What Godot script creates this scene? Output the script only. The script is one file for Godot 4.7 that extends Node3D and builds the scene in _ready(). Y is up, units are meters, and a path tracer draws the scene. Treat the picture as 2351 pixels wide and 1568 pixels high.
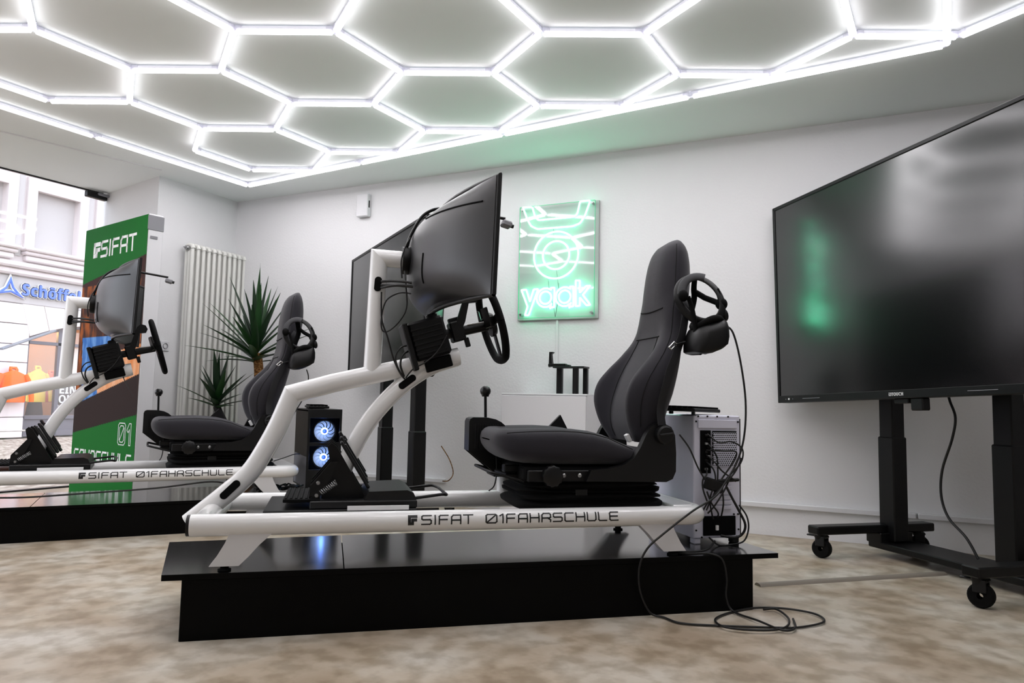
extends Node3D
# Showroom with two driving simulators. World axes: x along the back wall, y up, z towards the viewer. Metres.

const WALL_Z := -4.923
const CEIL_Y := 2.623
const TUBE_Y := 2.593

class MB:
	# collects triangles of one mesh; winding follows the vertex normals (front faces run clockwise)
	var v := PackedVector3Array()
	var n := PackedVector3Array()
	var uv := PackedVector2Array()
	var ix := PackedInt32Array()

	func vert(p: Vector3, nn: Vector3, t := Vector2.ZERO) -> int:
		v.append(p)
		n.append(nn)
		uv.append(t)
		return v.size() - 1

	func tri(a: int, b: int, c: int) -> void:
		var f := (v[b] - v[a]).cross(v[c] - v[a])
		if f.dot(n[a] + n[b] + n[c]) > 0.0:
			ix.append_array(PackedInt32Array([a, c, b]))
		else:
			ix.append_array(PackedInt32Array([a, b, c]))

	func quad(a: Vector3, b: Vector3, c: Vector3, d: Vector3, nn: Vector3) -> void:
		var i := vert(a, nn, Vector2(0, 1))
		vert(b, nn, Vector2(1, 1))
		vert(c, nn, Vector2(1, 0))
		vert(d, nn, Vector2(0, 0))
		tri(i, i + 1, i + 2)
		tri(i, i + 2, i + 3)

	func box(c: Vector3, size: Vector3, b := Basis(), bev := 0.002) -> MB:
		var h := size * 0.5
		bev = minf(bev, minf(h.x, minf(h.y, h.z)) * 0.9)
		for ax in 3:
			var a1 := (ax + 1) % 3
			var a2 := (ax + 2) % 3
			for s: float in [-1.0, 1.0]:
				var nn := Vector3.ZERO
				nn[ax] = s
				var q: Array[Vector3] = []
				for k: Vector2 in [Vector2(-1, -1), Vector2(1, -1), Vector2(1, 1), Vector2(-1, 1)]:
					var p := Vector3.ZERO
					p[ax] = s * h[ax]
					p[a1] = k.x * (h[a1] - bev)
					p[a2] = k.y * (h[a2] - bev)
					q.append(c + b * p)
				quad(q[0], q[1], q[2], q[3], b * nn)
		if bev > 0.0:
			for ax in 3:
				var a1 := (ax + 1) % 3
				var a2 := (ax + 2) % 3
				for k: Vector2 in [Vector2(-1, -1), Vector2(1, -1), Vector2(1, 1), Vector2(-1, 1)]:
					var q: Array[Vector3] = []
					for e: Vector2 in [Vector2(-1, 0), Vector2(1, 0), Vector2(1, 1), Vector2(-1, 1)]:
						var p := Vector3.ZERO
						p[ax] = e.x * (h[ax] - bev)
						p[a1] = k.x * (h[a1] - bev * e.y)
						p[a2] = k.y * (h[a2] - bev * (1.0 - e.y))
						q.append(c + b * p)
					var nn := Vector3.ZERO
					nn[a1] = k.x * 0.7071
					nn[a2] = k.y * 0.7071
					quad(q[0], q[1], q[2], q[3], b * nn)
			for sx: float in [-1.0, 1.0]:
				for sy: float in [-1.0, 1.0]:
					for sz: float in [-1.0, 1.0]:
						var s := Vector3(sx, sy, sz)
						var nn := b * (s * 0.577)
						var i := vert(c + b * (s * Vector3(h.x, h.y - bev, h.z - bev)), nn)
						vert(c + b * (s * Vector3(h.x - bev, h.y, h.z - bev)), nn)
						vert(c + b * (s * Vector3(h.x - bev, h.y - bev, h.z)), nn)
						tri(i, i + 1, i + 2)
		return self

	func tube(path: Array, r: float, seg := 12, caps := true, flat := 1.0, up := Vector3.ZERO, r_end := -1.0) -> MB:
		# round (or flattened) bar along a path, mitred at its corners
		var cnt := path.size()
		if r_end < 0.0:
			r_end = r
		var d: Array[Vector3] = []
		for i in cnt - 1:
			d.append((path[i + 1] - path[i]).normalized())
		var nx := up
		if nx == Vector3.ZERO:
			nx = Vector3.UP if absf(d[0].y) < 0.9 else Vector3.RIGHT
		nx = (nx - d[0] * nx.dot(d[0])).normalized()
		var rows := []
		for i in cnt - 1:
			if i > 0:
				var ax := d[i - 1].cross(d[i])
				if ax.length() > 1e-6:
					nx = nx.rotated(ax.normalized(), d[i - 1].angle_to(d[i]))
			var ny := d[i].cross(nx)
			var ends := []
			for e in 2:
				var k := i + e
				var t := d[i]
				if k > 0 and k < cnt - 1:
					t = (d[k - 1] + d[k]).normalized()
				var rr := lerpf(r, r_end, float(k) / (cnt - 1))
				var ring := []
				for j in seg:
					var a := TAU * j / seg
					var o := nx * (cos(a) * rr * flat) + ny * (sin(a) * rr)
					var nn := (nx * (cos(a) / flat) + ny * sin(a)).normalized()
					ring.append([path[k] + o - d[i] * (o.dot(t) / maxf(t.dot(d[i]), 0.3)), nn])
				ends.append(ring)
			rows.append(ends)
		for i in cnt - 1:
			var base := v.size()
			for e in 2:
				var k := i + e
				var soft := k > 0 and k < cnt - 1 and d[k - 1].angle_to(d[k]) < 0.6
				for j in seg:
					var nn: Vector3 = rows[i][e][j][1]
					if soft:
						var other: int = i - 1 if e == 0 else i + 1
						nn = (nn + rows[other][1 - e][j][1]).normalized()
					vert(rows[i][e][j][0], nn, Vector2(float(j) / seg, k))
			for j in seg:
				var j2 := (j + 1) % seg
				tri(base + j, base + j2, base + seg + j)
				tri(base + j2, base + seg + j2, base + seg + j)
		if caps:
			for e in 2:
				var nn: Vector3 = -d[0] if e == 0 else d[cnt - 2]
				var ring: Array = rows[0][0] if e == 0 else rows[cnt - 2][1]
				var m := vert(path[0] if e == 0 else path[cnt - 1], nn)
				for j in seg:
					vert(ring[j][0], nn)
				for j in seg:
					tri(m, m + 1 + j, m + 1 + (j + 1) % seg)
		return self

	func grid(rows: Array, closed := false, flip := 0) -> MB:
		# smooth surface through rows of points; closed = each row is a loop
		var nr := rows.size()
		var nc: int = rows[0].size()
		var mid := Vector3.ZERO
		for r: Array in rows:
			for p: Vector3 in r:
				mid += p / (nr * nc)
		var nrm: Array[Vector3] = []
		var sum := 0.0
		for i in nr:
			for j in nc:
				var a: Vector3 = rows[maxi(i - 1, 0)][j]
				var b: Vector3 = rows[mini(i + 1, nr - 1)][j]
				var c: Vector3
				var e: Vector3
				if closed:
					c = rows[i][(j + nc - 1) % nc]
					e = rows[i][(j + 1) % nc]
				else:
					c = rows[i][maxi(j - 1, 0)]
					e = rows[i][mini(j + 1, nc - 1)]
				var q := (b - a).cross(e - c)
				if q.length() < 1e-12:
					q = rows[i][j] - mid
				q = q.normalized()
				nrm.append(q)
				sum += q.dot((rows[i][j] - mid))
		var sg := 1.0 if sum >= 0.0 else -1.0
		if flip != 0:
			sg = float(flip)
		var base := v.size()
		for i in nr:
			for j in nc:
				vert(rows[i][j], nrm[i * nc + j] * sg, Vector2(float(j) / (nc - 1), float(i) / (nr - 1)))
		for i in nr - 1:
			for j in (nc if closed else nc - 1):
				var j2 := (j + 1) % nc
				tri(base + i * nc + j, base + i * nc + j2, base + (i + 1) * nc + j)
				tri(base + i * nc + j2, base + (i + 1) * nc + j2, base + (i + 1) * nc + j)
		return self

	func extr(poly: PackedVector2Array, xf: Transform3D, depth: float, soft := 0.5) -> MB:
		# polygon in the xy plane of xf, thick along its z
		var t := Geometry2D.triangulate_polygon(poly)
		var cnt := poly.size()
		var area := 0.0
		for i in cnt:
			area += poly[i].cross(poly[(i + 1) % cnt])
		var sg := 1.0 if area > 0.0 else -1.0
		var lo := Vector2(INF, INF)
		var hi := -lo
		for p in poly:
			lo = lo.min(p)
			hi = hi.max(p)
		for s: float in [-0.5, 0.5]:
			var base := v.size()
			for p in poly:
				vert(xf * Vector3(p.x, p.y, s * depth), xf.basis * Vector3(0, 0, signf(s)), Vector2((p.x - lo.x) / maxf(hi.x - lo.x, 1e-5), 1.0 - (p.y - lo.y) / maxf(hi.y - lo.y, 1e-5)))
			for i in range(0, t.size(), 3):
				tri(base + t[i], base + t[i + 1], base + t[i + 2])
		for i in cnt:
			var a := poly[i]
			var b := poly[(i + 1) % cnt]
			var e := (b - a).normalized()
			var nn := Vector2(e.y, -e.x) * sg
			var e0 := (a - poly[(i + cnt - 1) % cnt]).normalized()
			var e1 := (poly[(i + 2) % cnt] - b).normalized()
			var n0 := nn
			var n1 := nn
			if absf(e0.angle_to(e)) < soft:
				n0 = (nn + Vector2(e0.y, -e0.x) * sg).normalized()
			if absf(e1.angle_to(e)) < soft:
				n1 = (nn + Vector2(e1.y, -e1.x) * sg).normalized()
			var i0 := vert(xf * Vector3(a.x, a.y, -depth / 2), xf.basis * Vector3(n0.x, n0.y, 0))
			vert(xf * Vector3(b.x, b.y, -depth / 2), xf.basis * Vector3(n1.x, n1.y, 0))
			vert(xf * Vector3(b.x, b.y, depth / 2), xf.basis * Vector3(n1.x, n1.y, 0))
			vert(xf * Vector3(a.x, a.y, depth / 2), xf.basis * Vector3(n0.x, n0.y, 0))
			tri(i0, i0 + 1, i0 + 2)
			tri(i0, i0 + 2, i0 + 3)
		return self

	func lathe(prof: Array, xf: Transform3D, seg := 24, wave := 0.0, teeth := 0) -> MB:
		# prof: [radius, height] pairs turned about xf's y axis
		for i in prof.size() - 1:
			var a := Vector2(prof[i][0], prof[i][1])
			var b := Vector2(prof[i + 1][0], prof[i + 1][1])
			var e := (b - a).normalized()
			var nn := Vector2(e.y, -e.x)
			var n0 := nn
			var n1 := nn
			if i > 0:
				var e0 := (a - Vector2(prof[i - 1][0], prof[i - 1][1])).normalized()
				if absf(e0.angle_to(e)) < 0.7:
					n0 = (nn + Vector2(e0.y, -e0.x)).normalized()
			if i < prof.size() - 2:
				var e1 := (Vector2(prof[i + 2][0], prof[i + 2][1]) - b).normalized()
				if absf(e1.angle_to(e)) < 0.7:
					n1 = (nn + Vector2(e1.y, -e1.x)).normalized()
			var base := v.size()
			for k in 2:
				var p := a if k == 0 else b
				var m := n0 if k == 0 else n1
				for j in seg:
					var an := TAU * j / seg
					var rr := p.x * (1.0 + (wave * (1.0 if (j * teeth * 2 / seg) % 2 == 0 else -1.0) if teeth > 0 else 0.0))
					vert(xf * Vector3(cos(an) * rr, p.y, sin(an) * rr), (xf.basis * Vector3(cos(an) * m.x, m.y, sin(an) * m.x)).normalized(), Vector2(float(j) / seg, p.y))
			for j in seg:
				var j2 := (j + 1) % seg
				tri(base + j, base + j2, base + seg + j)
				tri(base + j2, base + seg + j2, base + seg + j)
		return self

	func ell(c: Vector3, rad: Vector3, b := Basis(), seg := 16) -> MB:
		var rows := []
		for i in seg / 2 + 1:
			var t := PI * i / (seg / 2)
			var row := []
			for j in seg:
				var a := TAU * j / seg
				row.append(c + b * (rad * Vector3(sin(t) * cos(a), cos(t), sin(t) * sin(a))))
			rows.append(row)
		return _ellfix(rows, c, rad, b, seg)

	func _ellfix(rows: Array, c: Vector3, rad: Vector3, b: Basis, seg: int) -> MB:
		var base := v.size()
		for r: Array in rows:
			for p: Vector3 in r:
				var l := b.inverse() * (p - c)
				vert(p, (b * (l / (rad * rad))).normalized())
		for i in rows.size() - 1:
			for j in seg:
				var j2 := (j + 1) % seg
				tri(base + i * seg + j, base + i * seg + j2, base + (i + 1) * seg + j)
				tri(base + i * seg + j2, base + (i + 1) * seg + j2, base + (i + 1) * seg + j)
		return self

	func ribbon(strokes: Array, wid: float, f: Callable) -> MB:
		# flat strokes (polylines of Vector2) laid on a surface: f(x, y) gives [point, normal]
		for s: Array in strokes:
			for i in s.size() - 1:
				var a: Vector2 = s[i]
				var b: Vector2 = s[i + 1]
				var e := (b - a).normalized() * wid * 0.5
				var q := Vector2(-e.y, e.x)
				a -= e
				b += e
				var steps := 4
				for k in steps:
					var p0 := a.lerp(b, float(k) / steps)
					var p1 := a.lerp(b, float(k + 1) / steps)
					var i0 := v.size()
					for p: Vector2 in [p0 + q, p1 + q, p1 - q, p0 - q]:
						var m: Array = f.call(p.x, p.y)
						vert(m[0], m[1])
					tri(i0, i0 + 1, i0 + 2)
					tri(i0, i0 + 2, i0 + 3)
		return self

	func mesh() -> ArrayMesh:
		var a := []
		a.resize(Mesh.ARRAY_MAX)
		a[Mesh.ARRAY_VERTEX] = v
		a[Mesh.ARRAY_NORMAL] = n
		a[Mesh.ARRAY_TEX_UV] = uv
		a[Mesh.ARRAY_INDEX] = ix
		var m := ArrayMesh.new()
		m.add_surface_from_arrays(Mesh.PRIMITIVE_TRIANGLES, a)
		return m


var M := {}
var taken := {}
var off := Vector3.ZERO   # base of the thing being built; part() moves its mesh by it
var RT: Transform3D       # near simulator's frame: x along it (pedals to seat), y up, z towards the camera's side
var RT2: Transform3D      # far simulator's frame
var rng := RandomNumberGenerator.new()


func _ready() -> void:
	rng.seed = 11
	# ---------------------------------------------------------------- camera, sky, exposure
	var cam := Camera3D.new()
	cam.name = "camera"
	add_child(cam)
	cam.transform = Transform3D(Basis(Vector3(0.9057, 0.0195, -0.4234).normalized(), Vector3(0.0170, 0.9964, 0.0823).normalized(), Vector3(0.4235, -0.0817, 0.9022).normalized()).orthonormalized(), Vector3(0, 0.816, 0))
	cam.fov = 50.537
	cam.near = 0.05
	cam.far = 200.0
	cam.current = true
	var env := Environment.new()
	var sky := Sky.new()
	var sm := ProceduralSkyMaterial.new()
	sm.sky_top_color = Color(0.86, 0.9, 0.96)
	sm.sky_horizon_color = Color(0.95, 0.95, 0.97)
	sm.ground_bottom_color = Color(0.45, 0.43, 0.42)
	sm.ground_horizon_color = Color(0.6, 0.58, 0.57)
	sm.sky_energy_multiplier = SKY_E
	sky.sky_material = sm
	env.background_mode = Environment.BG_SKY
	env.sky = sky
	env.tonemap_mode = Environment.TONE_MAPPER_LINEAR
	env.tonemap_exposure = 1.16
	env.sdfgi_enabled = true
	env.ssao_enabled = true
	env.ssil_enabled = true
	var we := WorldEnvironment.new()
	we.name = "environment"
	we.environment = env
	add_child(we)
	RT = Transform3D(Basis(Vector3(0.7760, 0, -0.6307), Vector3.UP, Vector3(0.6307, 0, 0.7760)), Vector3(-2.074, 0, -1.729))
	RT2 = RT * Transform3D(Basis(Vector3.UP, 0.215), Vector3(-1.616, -0.03, -1.73))
	materials()
	room()
	lamps()
	street()
	platforms()
	frames()
	seats()
	monitors()
	wheels()
	pedals()
	shifters()
	headsets()
	towers()
	displays()
	sign_and_wall()
	banner()
	radiator_and_plant()
	cables()


const SKY_E := 1.75
const TUBE_GLOW := 7.0
const TUBE_LAMP := 0.058


# -------------------------------------------------------------------- materials
func mat(key: String, c: Color, rough := 0.6, metal := 0.0, spec := 0.5) -> StandardMaterial3D:
	var m := StandardMaterial3D.new()
	m.resource_name = key
	m.albedo_color = c
	m.roughness = rough
	m.metallic = metal
	m.metallic_specular = spec
	M[key] = m
	return m


func noise(freq: float, oct := 4, size := 512, ramp: Gradient = null, nrm := false, seed_ := 1, strength := 2.0) -> NoiseTexture2D:
	var f := FastNoiseLite.new()
	f.noise_type = FastNoiseLite.TYPE_SIMPLEX_SMOOTH
	f.frequency = freq
	f.fractal_octaves = oct
	f.seed = seed_
	var t := NoiseTexture2D.new()
	t.width = size
	t.height = size
	t.seamless = true
	t.noise = f
	if ramp:
		t.color_ramp = ramp
	if nrm:
		t.as_normal_map = true
		t.bump_strength = strength
	return t


func ramp(cols: Array, pos: Array) -> Gradient:
	var g := Gradient.new()
	g.offsets = PackedFloat32Array(pos)
	g.colors = PackedColorArray(cols)
	return g


func tri_map(m: StandardMaterial3D, s: float) -> void:
	m.uv1_triplanar = true
	m.uv1_world_triplanar = true
	m.uv1_scale = Vector3(s, s, s)


func glow(key: String, c: Color, e: float) -> StandardMaterial3D:
	var m := mat(key, Color(0.8, 0.8, 0.8), 0.4)
	m.emission_enabled = true
	m.emission = c
	m.emission_energy_multiplier = e
	return m


func materials() -> void:
	var m := mat("wall_paint", Color(0.875, 0.875, 0.88), 0.85, 0, 0.3)
	m.normal_enabled = true
	m.normal_texture = noise(0.08, 3, 256, null, true, 5, 1.5)
	m.normal_scale = 0.25
	tri_map(m, 2.0)
	m = mat("ceiling_paint", Color(0.92, 0.935, 0.93), 0.9, 0, 0.3)
	m = mat("concrete", Color(1, 1, 1), 0.34, 0, 0.45)
	m.albedo_texture = noise(0.0036, 7, 1024, ramp([Color(0.645, 0.58, 0.50), Color(0.70, 0.645, 0.57), Color(0.745, 0.705, 0.645), Color(0.785, 0.76, 0.715)], [0.16, 0.40, 0.58, 0.85]), false, 3)
	m.detail_enabled = true
	m.detail_blend_mode = BaseMaterial3D.BLEND_MODE_MUL
	m.detail_albedo = noise(0.018, 7, 1024, ramp([Color(0.86, 0.845, 0.82), Color(1, 1, 1)], [0.25, 0.65]), false, 9)
	m.detail_uv_layer = BaseMaterial3D.DETAIL_UV_1
	m.roughness_texture = noise(0.02, 4, 512, ramp([Color(0.7, 0.7, 0.7), Color(1, 1, 1)], [0.2, 0.8]), false, 7)
	m.roughness_texture_channel = BaseMaterial3D.TEXTURE_CHANNEL_RED
	m.roughness = 0.42
	tri_map(m, 0.42)
	m = mat("black_melamine", Color(0.03, 0.03, 0.034), 0.14, 0, 0.72)
	m.clearcoat_enabled = true
	m.clearcoat = 0.7
	m.clearcoat_roughness = 0.14
	mat("black_edge", Color(0.008, 0.008, 0.009), 0.5, 0, 0.22)
	m = mat("white_gloss", Color(0.90, 0.90, 0.90), 0.25)
	m.clearcoat_enabled = true
	m.clearcoat = 0.6
	m.clearcoat_roughness = 0.08
	mat("white_satin", Color(0.84, 0.84, 0.85), 0.5)
	mat("black_plastic", Color(0.028, 0.028, 0.031), 0.42, 0, 0.4)
	mat("black_matte", Color(0.018, 0.018, 0.02), 0.75, 0, 0.25)
	mat("black_metal", Color(0.03, 0.03, 0.033), 0.4, 0.1, 0.4)
	mat("rubber", Color(0.035, 0.035, 0.035), 0.85, 0, 0.3)
	mat("cable_black", Color(0.03, 0.03, 0.032), 0.5)
	mat("steel", Color(0.62, 0.62, 0.62), 0.3, 0.9)
	mat("chrome", Color(0.8, 0.8, 0.8), 0.1, 1.0)
	mat("pad_grey", Color(0.16, 0.16, 0.175), 0.6)
	mat("grey_plastic", Color(0.5, 0.5, 0.52), 0.5)
	m = mat("monitor_shell", Color(0.115, 0.112, 0.12), 0.36, 0, 0.5)
	m.normal_enabled = true
	m.normal_texture = noise(0.5, 2, 256, null, true, 21, 1.0)
	m.normal_scale = 0.12
	tri_map(m, 8.0)
	m = mat("seat_fabric", Color(0.165, 0.16, 0.18), 0.95, 0, 0.25)
	m.normal_enabled = true
	m.normal_texture = noise(0.35, 2, 256, null, true, 31, 4.0)
	m.normal_scale = 0.5
	m.uv1_triplanar = true
	m.uv1_scale = Vector3(9, 9, 9)
	m.rim_enabled = true
	m.rim = 1.0
	m.rim_tint = 0.3
	mat("seam_thread", Color(0.02, 0.02, 0.022), 0.9)
	mat("belt", Color(0.10, 0.10, 0.115), 0.7)
	mat("screen_glass", Color(0.003, 0.003, 0.004), 0.165, 0, 0.70)
	mat("screen_plain", Color(0.02, 0.02, 0.022), 0.3)
	m = mat("acrylic", Color(0.9, 1.0, 0.97, 0.06), 0.03)
	m.transparency = BaseMaterial3D.TRANSPARENCY_ALPHA
	m = mat("glass", Color(0.9, 0.95, 0.95, 0.04), 0.02)
	m.transparency = BaseMaterial3D.TRANSPARENCY_ALPHA
	m = mat("clear_plastic", Color(0.85, 0.85, 0.9, 0.45), 0.2)
	m.transparency = BaseMaterial3D.TRANSPARENCY_ALPHA
	glow("tube_glow", Color(1.0, 0.985, 1.0), TUBE_GLOW)
	glow("tube_housing_bounce", Color(0.88, 0.88, 0.96), 0.42)  # bounce light from ceiling and neighbouring tubes put in as emission
	glow("neon", Color(0.60, 1.0, 0.85), 4.0)
	mat("sign_back", Color(0.66, 0.68, 0.67), 0.5)
	mat("acrylic_edge_glow", Color(0.35, 0.85, 0.62), 0.2)  # neon glow caught in the sheet rim, put into this green
	glow("blade_led_glow", Color(0.42, 0.60, 0.86), 0.45)  # light of the hub LED ring on the blades, put in as emission
	glow("fan_core", Color(0.8, 0.9, 1.0), 1.3)
	mat("fan_hub", Color(0.10, 0.16, 0.36), 0.4)
	m = mat("dark_glass", Color(0.015, 0.015, 0.018, 0.85), 0.3)
	m.transparency = BaseMaterial3D.TRANSPARENCY_ALPHA
	mat("case_white", Color(0.88, 0.88, 0.94), 0.4, 0.1)
	mat("case_black", Color(0.02, 0.02, 0.023), 0.35)
	mat("print_dark", Color(0.03, 0.03, 0.035), 0.5)
	mat("print_white", Color(0.93, 0.93, 0.93), 0.5)
	mat("plaster", Color(0.86, 0.82, 0.815), 0.9, 0, 0.2)
	mat("plaster_grey", Color(0.76, 0.735, 0.73), 0.9, 0, 0.2)
	mat("joint", Color(0.62, 0.56, 0.55), 0.95, 0, 0.2)
	mat("shop_frame", Color(0.40, 0.375, 0.40), 0.5)
	m = mat("cobble", Color(1, 1, 1), 0.9, 0, 0.25)
	m.albedo_texture = noise(0.02, 4, 512, ramp([Color(0.55, 0.49, 0.44), Color(0.75, 0.70, 0.65)], [0.3, 0.7]), false, 14)
	tri_map(m, 0.5)
	mat("shop_blue", Color(0.35, 0.47, 0.88), 0.5)
	mat("shop_wall", Color(0.62, 0.47, 0.34), 0.8)
	mat("wood_box", Color(0.62, 0.42, 0.22), 0.7)
	mat("jacket_orange", Color(0.93, 0.40, 0.08), 0.75)
	mat("jacket_yellow", Color(0.98, 0.84, 0.2), 0.75)
	mat("jacket_olive", Color(0.45, 0.42, 0.12), 0.8)
	mat("jacket_brown", Color(0.28, 0.12, 0.05), 0.8)
	mat("poster_pale", Color(0.80, 0.74, 0.70), 0.7)
	glow("warm_lamp", Color(1.0, 0.85, 0.55), 4.0)
	mat("radiator_white", Color(0.86, 0.86, 0.84), 0.4)
	m = mat("leaf", Color(0.055, 0.17, 0.075), 0.45)
	m.backlight_enabled = true
	m.backlight = Color(0.05, 0.14, 0.04)
	m = mat("leaf_light", Color(0.10, 0.25, 0.10), 0.45)
	m.backlight_enabled = true
	m.backlight = Color(0.06, 0.16, 0.04)
	m = mat("bark", Color(1, 1, 1), 0.9, 0, 0.2)
	m.albedo_texture = noise(0.06, 4, 256, ramp([Color(0.32, 0.20, 0.11), Color(0.62, 0.46, 0.28)], [0.3, 0.7]), false, 41)
	tri_map(m, 3.0)
	mat("soil_pot", Color(0.05, 0.045, 0.045), 0.6)
	mat("duct_grey", Color(0.52, 0.49, 0.45), 0.5)
	mat("green_print", Color(0.09, 0.42, 0.16), 0.5)


# -------------------------------------------------------------------- helpers
func numbered(called: String, parent: Node = null) -> String:
	var key := called if parent == null else "%d/%s" % [parent.get_instance_id(), called]
	var k: int = taken.get(key, 0)
	taken[key] = k + 1
	return called if k == 0 else "%s_%03d" % [called, k]


func metas(o: Node3D, label: String, category: String, group := "") -> void:
	o.set_meta("label", label)
	o.set_meta("category", category)
	if group:
		o.set_meta("group", group)


func thing(called: String, label: String, category: String, base: Vector3, xf := Transform3D(), group := "") -> Node3D:
	var o := Node3D.new()
	o.name = numbered(called)
	add_child(o)
	o.transform = xf * Transform3D(Basis(), base)
	metas(o, label, category, group)
	off = base
	return o


func part(mb: MB, called: String, m: String, parent: Node3D) -> MeshInstance3D:
	var o := MeshInstance3D.new()
	o.name = numbered(called, parent)
	for i in mb.v.size():
		mb.v[i] -= off
	o.mesh = mb.mesh()
	o.material_override = M[m]
	parent.add_child(o, true)
	return o


func solo(mb: MB, called: String, m: String, label: String, category: String, base: Vector3, xf := Transform3D(), group := "") -> MeshInstance3D:
	off = base
	var o := MeshInstance3D.new()
	o.name = numbered(called)
	for i in mb.v.size():
		mb.v[i] -= off
	o.mesh = mb.mesh()
	o.material_override = M[m]
	add_child(o)
	o.transform = xf * Transform3D(Basis(), base)
	metas(o, label, category, group)
	return o


func struct(mb: MB, called: String, m: String, parent: Node3D = null) -> MeshInstance3D:
	off = Vector3.ZERO
	var o := MeshInstance3D.new()
	o.name = numbered(called, parent)
	o.mesh = mb.mesh()
	o.material_override = M[m]
	if parent:
		parent.add_child(o, true)
	else:
		add_child(o)
		o.set_meta("kind", "structure")
	return o


func stuff(o: Node3D) -> Node3D:
	o.set_meta("kind", "stuff")
	return o


func dup(o: Node3D, label: String, group := "") -> Node3D:
	# the same thing on the far simulator
	var c: Node3D = o.duplicate()
	c.name = numbered(String(o.name))
	add_child(c)
	c.transform = RT2 * RT.affine_inverse() * o.transform
	c.set_meta("label", label)
	if group:
		c.set_meta("group", group)
	return c


func r(u: float, y: float, w: float) -> Vector3:
	return Vector3(u, y, -w)


func rl(a: Array) -> Array:
	var o := []
	for p: Array in a:
		o.append(Vector3(p[0], p[1], -p[2]))
	return o


func vl(a: Array) -> Array:
	var o := []
	for p: Array in a:
		o.append(Vector3(p[0], p[1], p[2]))
	return o


func spline(p: Array, steps := 6) -> Array:
	var o := []
	for i in p.size() - 1:
		var a: Vector3 = p[maxi(i - 1, 0)]
		var b: Vector3 = p[i]
		var c: Vector3 = p[i + 1]
		var d: Vector3 = p[mini(i + 2, p.size() - 1)]
		for k in steps:
			o.append(b.cubic_interpolate(c, a, d, float(k) / steps))
	o.append(p[p.size() - 1])
	return o


func fillet(p: Array, rad: float, steps := 6) -> Array:
	var o := [p[0]]
	for i in range(1, p.size() - 1):
		var a: Vector3 = (p[i - 1] - p[i]).normalized()
		var b: Vector3 = (p[i + 1] - p[i]).normalized()
		for k in steps + 1:
			var t := float(k) / steps
			var q0: Vector3 = p[i] + a * rad * (1.0 - t)
			var q1: Vector3 = p[i] + b * rad * t
			o.append(q0.lerp(q1, t))
	o.append(p[p.size() - 1])
	return o


func p2(a: Array) -> PackedVector2Array:
	var o := PackedVector2Array()
	for i in range(0, a.size(), 2):
		o.append(Vector2(a[i], a[i + 1]))
	return o


func lut(tab: Array, x: float) -> float:
	# tab: x0, y0, x1, y1, ... with x rising; smooth between
	if x <= tab[0]:
		return tab[1]
	for i in range(0, tab.size() - 2, 2):
		if x <= tab[i + 2]:
			var t: float = (x - tab[i]) / (tab[i + 2] - tab[i])
			var y0: float = tab[i + 1]
			var y1: float = tab[i + 3]
			var ym: float = tab[maxi(i - 1, 1)]
			var yp: float = tab[mini(i + 5, tab.size() - 1)]
			return cubic_interpolate(y0, y1, ym, yp, t)
	return tab[tab.size() - 1]


func rot_w(a: float) -> Basis:
	return Basis(Vector3(0, 0, 1), a)


const GLYPH := {
	"S": [[1, 1, 0.14, 1, 0, 0.88, 0, 0.62, 0.12, 0.52, 0.88, 0.52, 1, 0.4, 1, 0.12, 0.86, 0, 0, 0]],
	"I": [[0.1, 0, 0.1, 1]],
	"F": [[0, 0, 0, 0.86, 0.14, 1, 0.95, 1], [0, 0.5, 0.85, 0.5]],
	"A": [[0, 0, 0, 0.78, 0.2, 1, 1, 1, 1, 0], [0, 0.42, 1, 0.42]],
	"T": [[0, 1, 1, 1], [0.5, 0, 0.5, 1]],
	"0": [[0.14, 0, 0, 0.14, 0, 0.86, 0.14, 1, 0.86, 1, 1, 0.86, 1, 0.14, 0.86, 0, 0.14, 0], [0.05, 0.05, 0.95, 0.95]],
	"1": [[0, 0.82, 0.28, 1, 0.28, 0]],
	"H": [[0, 0, 0, 1], [1, 0, 1, 1], [0, 0.5, 1, 0.5]],
	"R": [[0, 0, 0, 0.78, 0.2, 1, 0.86, 1, 1, 0.86, 1, 0.54, 0.88, 0.44, 0, 0.44], [0.66, 0.44, 1, 0.2, 1, 0]],
	"C": [[1, 1, 0.14, 1, 0, 0.86, 0, 0.14, 0.14, 0, 1, 0]],
	"U": [[0, 1, 0, 0.14, 0.14, 0, 0.86, 0, 1, 0.14, 1, 1]],
	"L": [[0, 1, 0, 0.14, 0.14, 0, 0.95, 0]],
	"E": [[1, 1, 0.14, 1, 0, 0.86, 0, 0.14, 0.14, 0, 1, 0], [0, 0.5, 0.9, 0.5]],
}


func write(text: String, x: float, y: float, cw: float, ch: float, gap: float) -> Array:
	# strokes of a line of lettering starting at x, y
	var o := []
	for c in text:
		if c == " ":
			x += cw * 0.75
			continue
		for s: Array in GLYPH[c]:
			var pl := []
			for i in range(0, s.size(), 2):
				pl.append(Vector2(x + s[i] * cw, y + s[i + 1] * ch))
			o.append(pl)
		x += (cw * 0.2 if c == "I" else cw * 0.3 if c == "1" else cw) + gap
	return o


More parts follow.
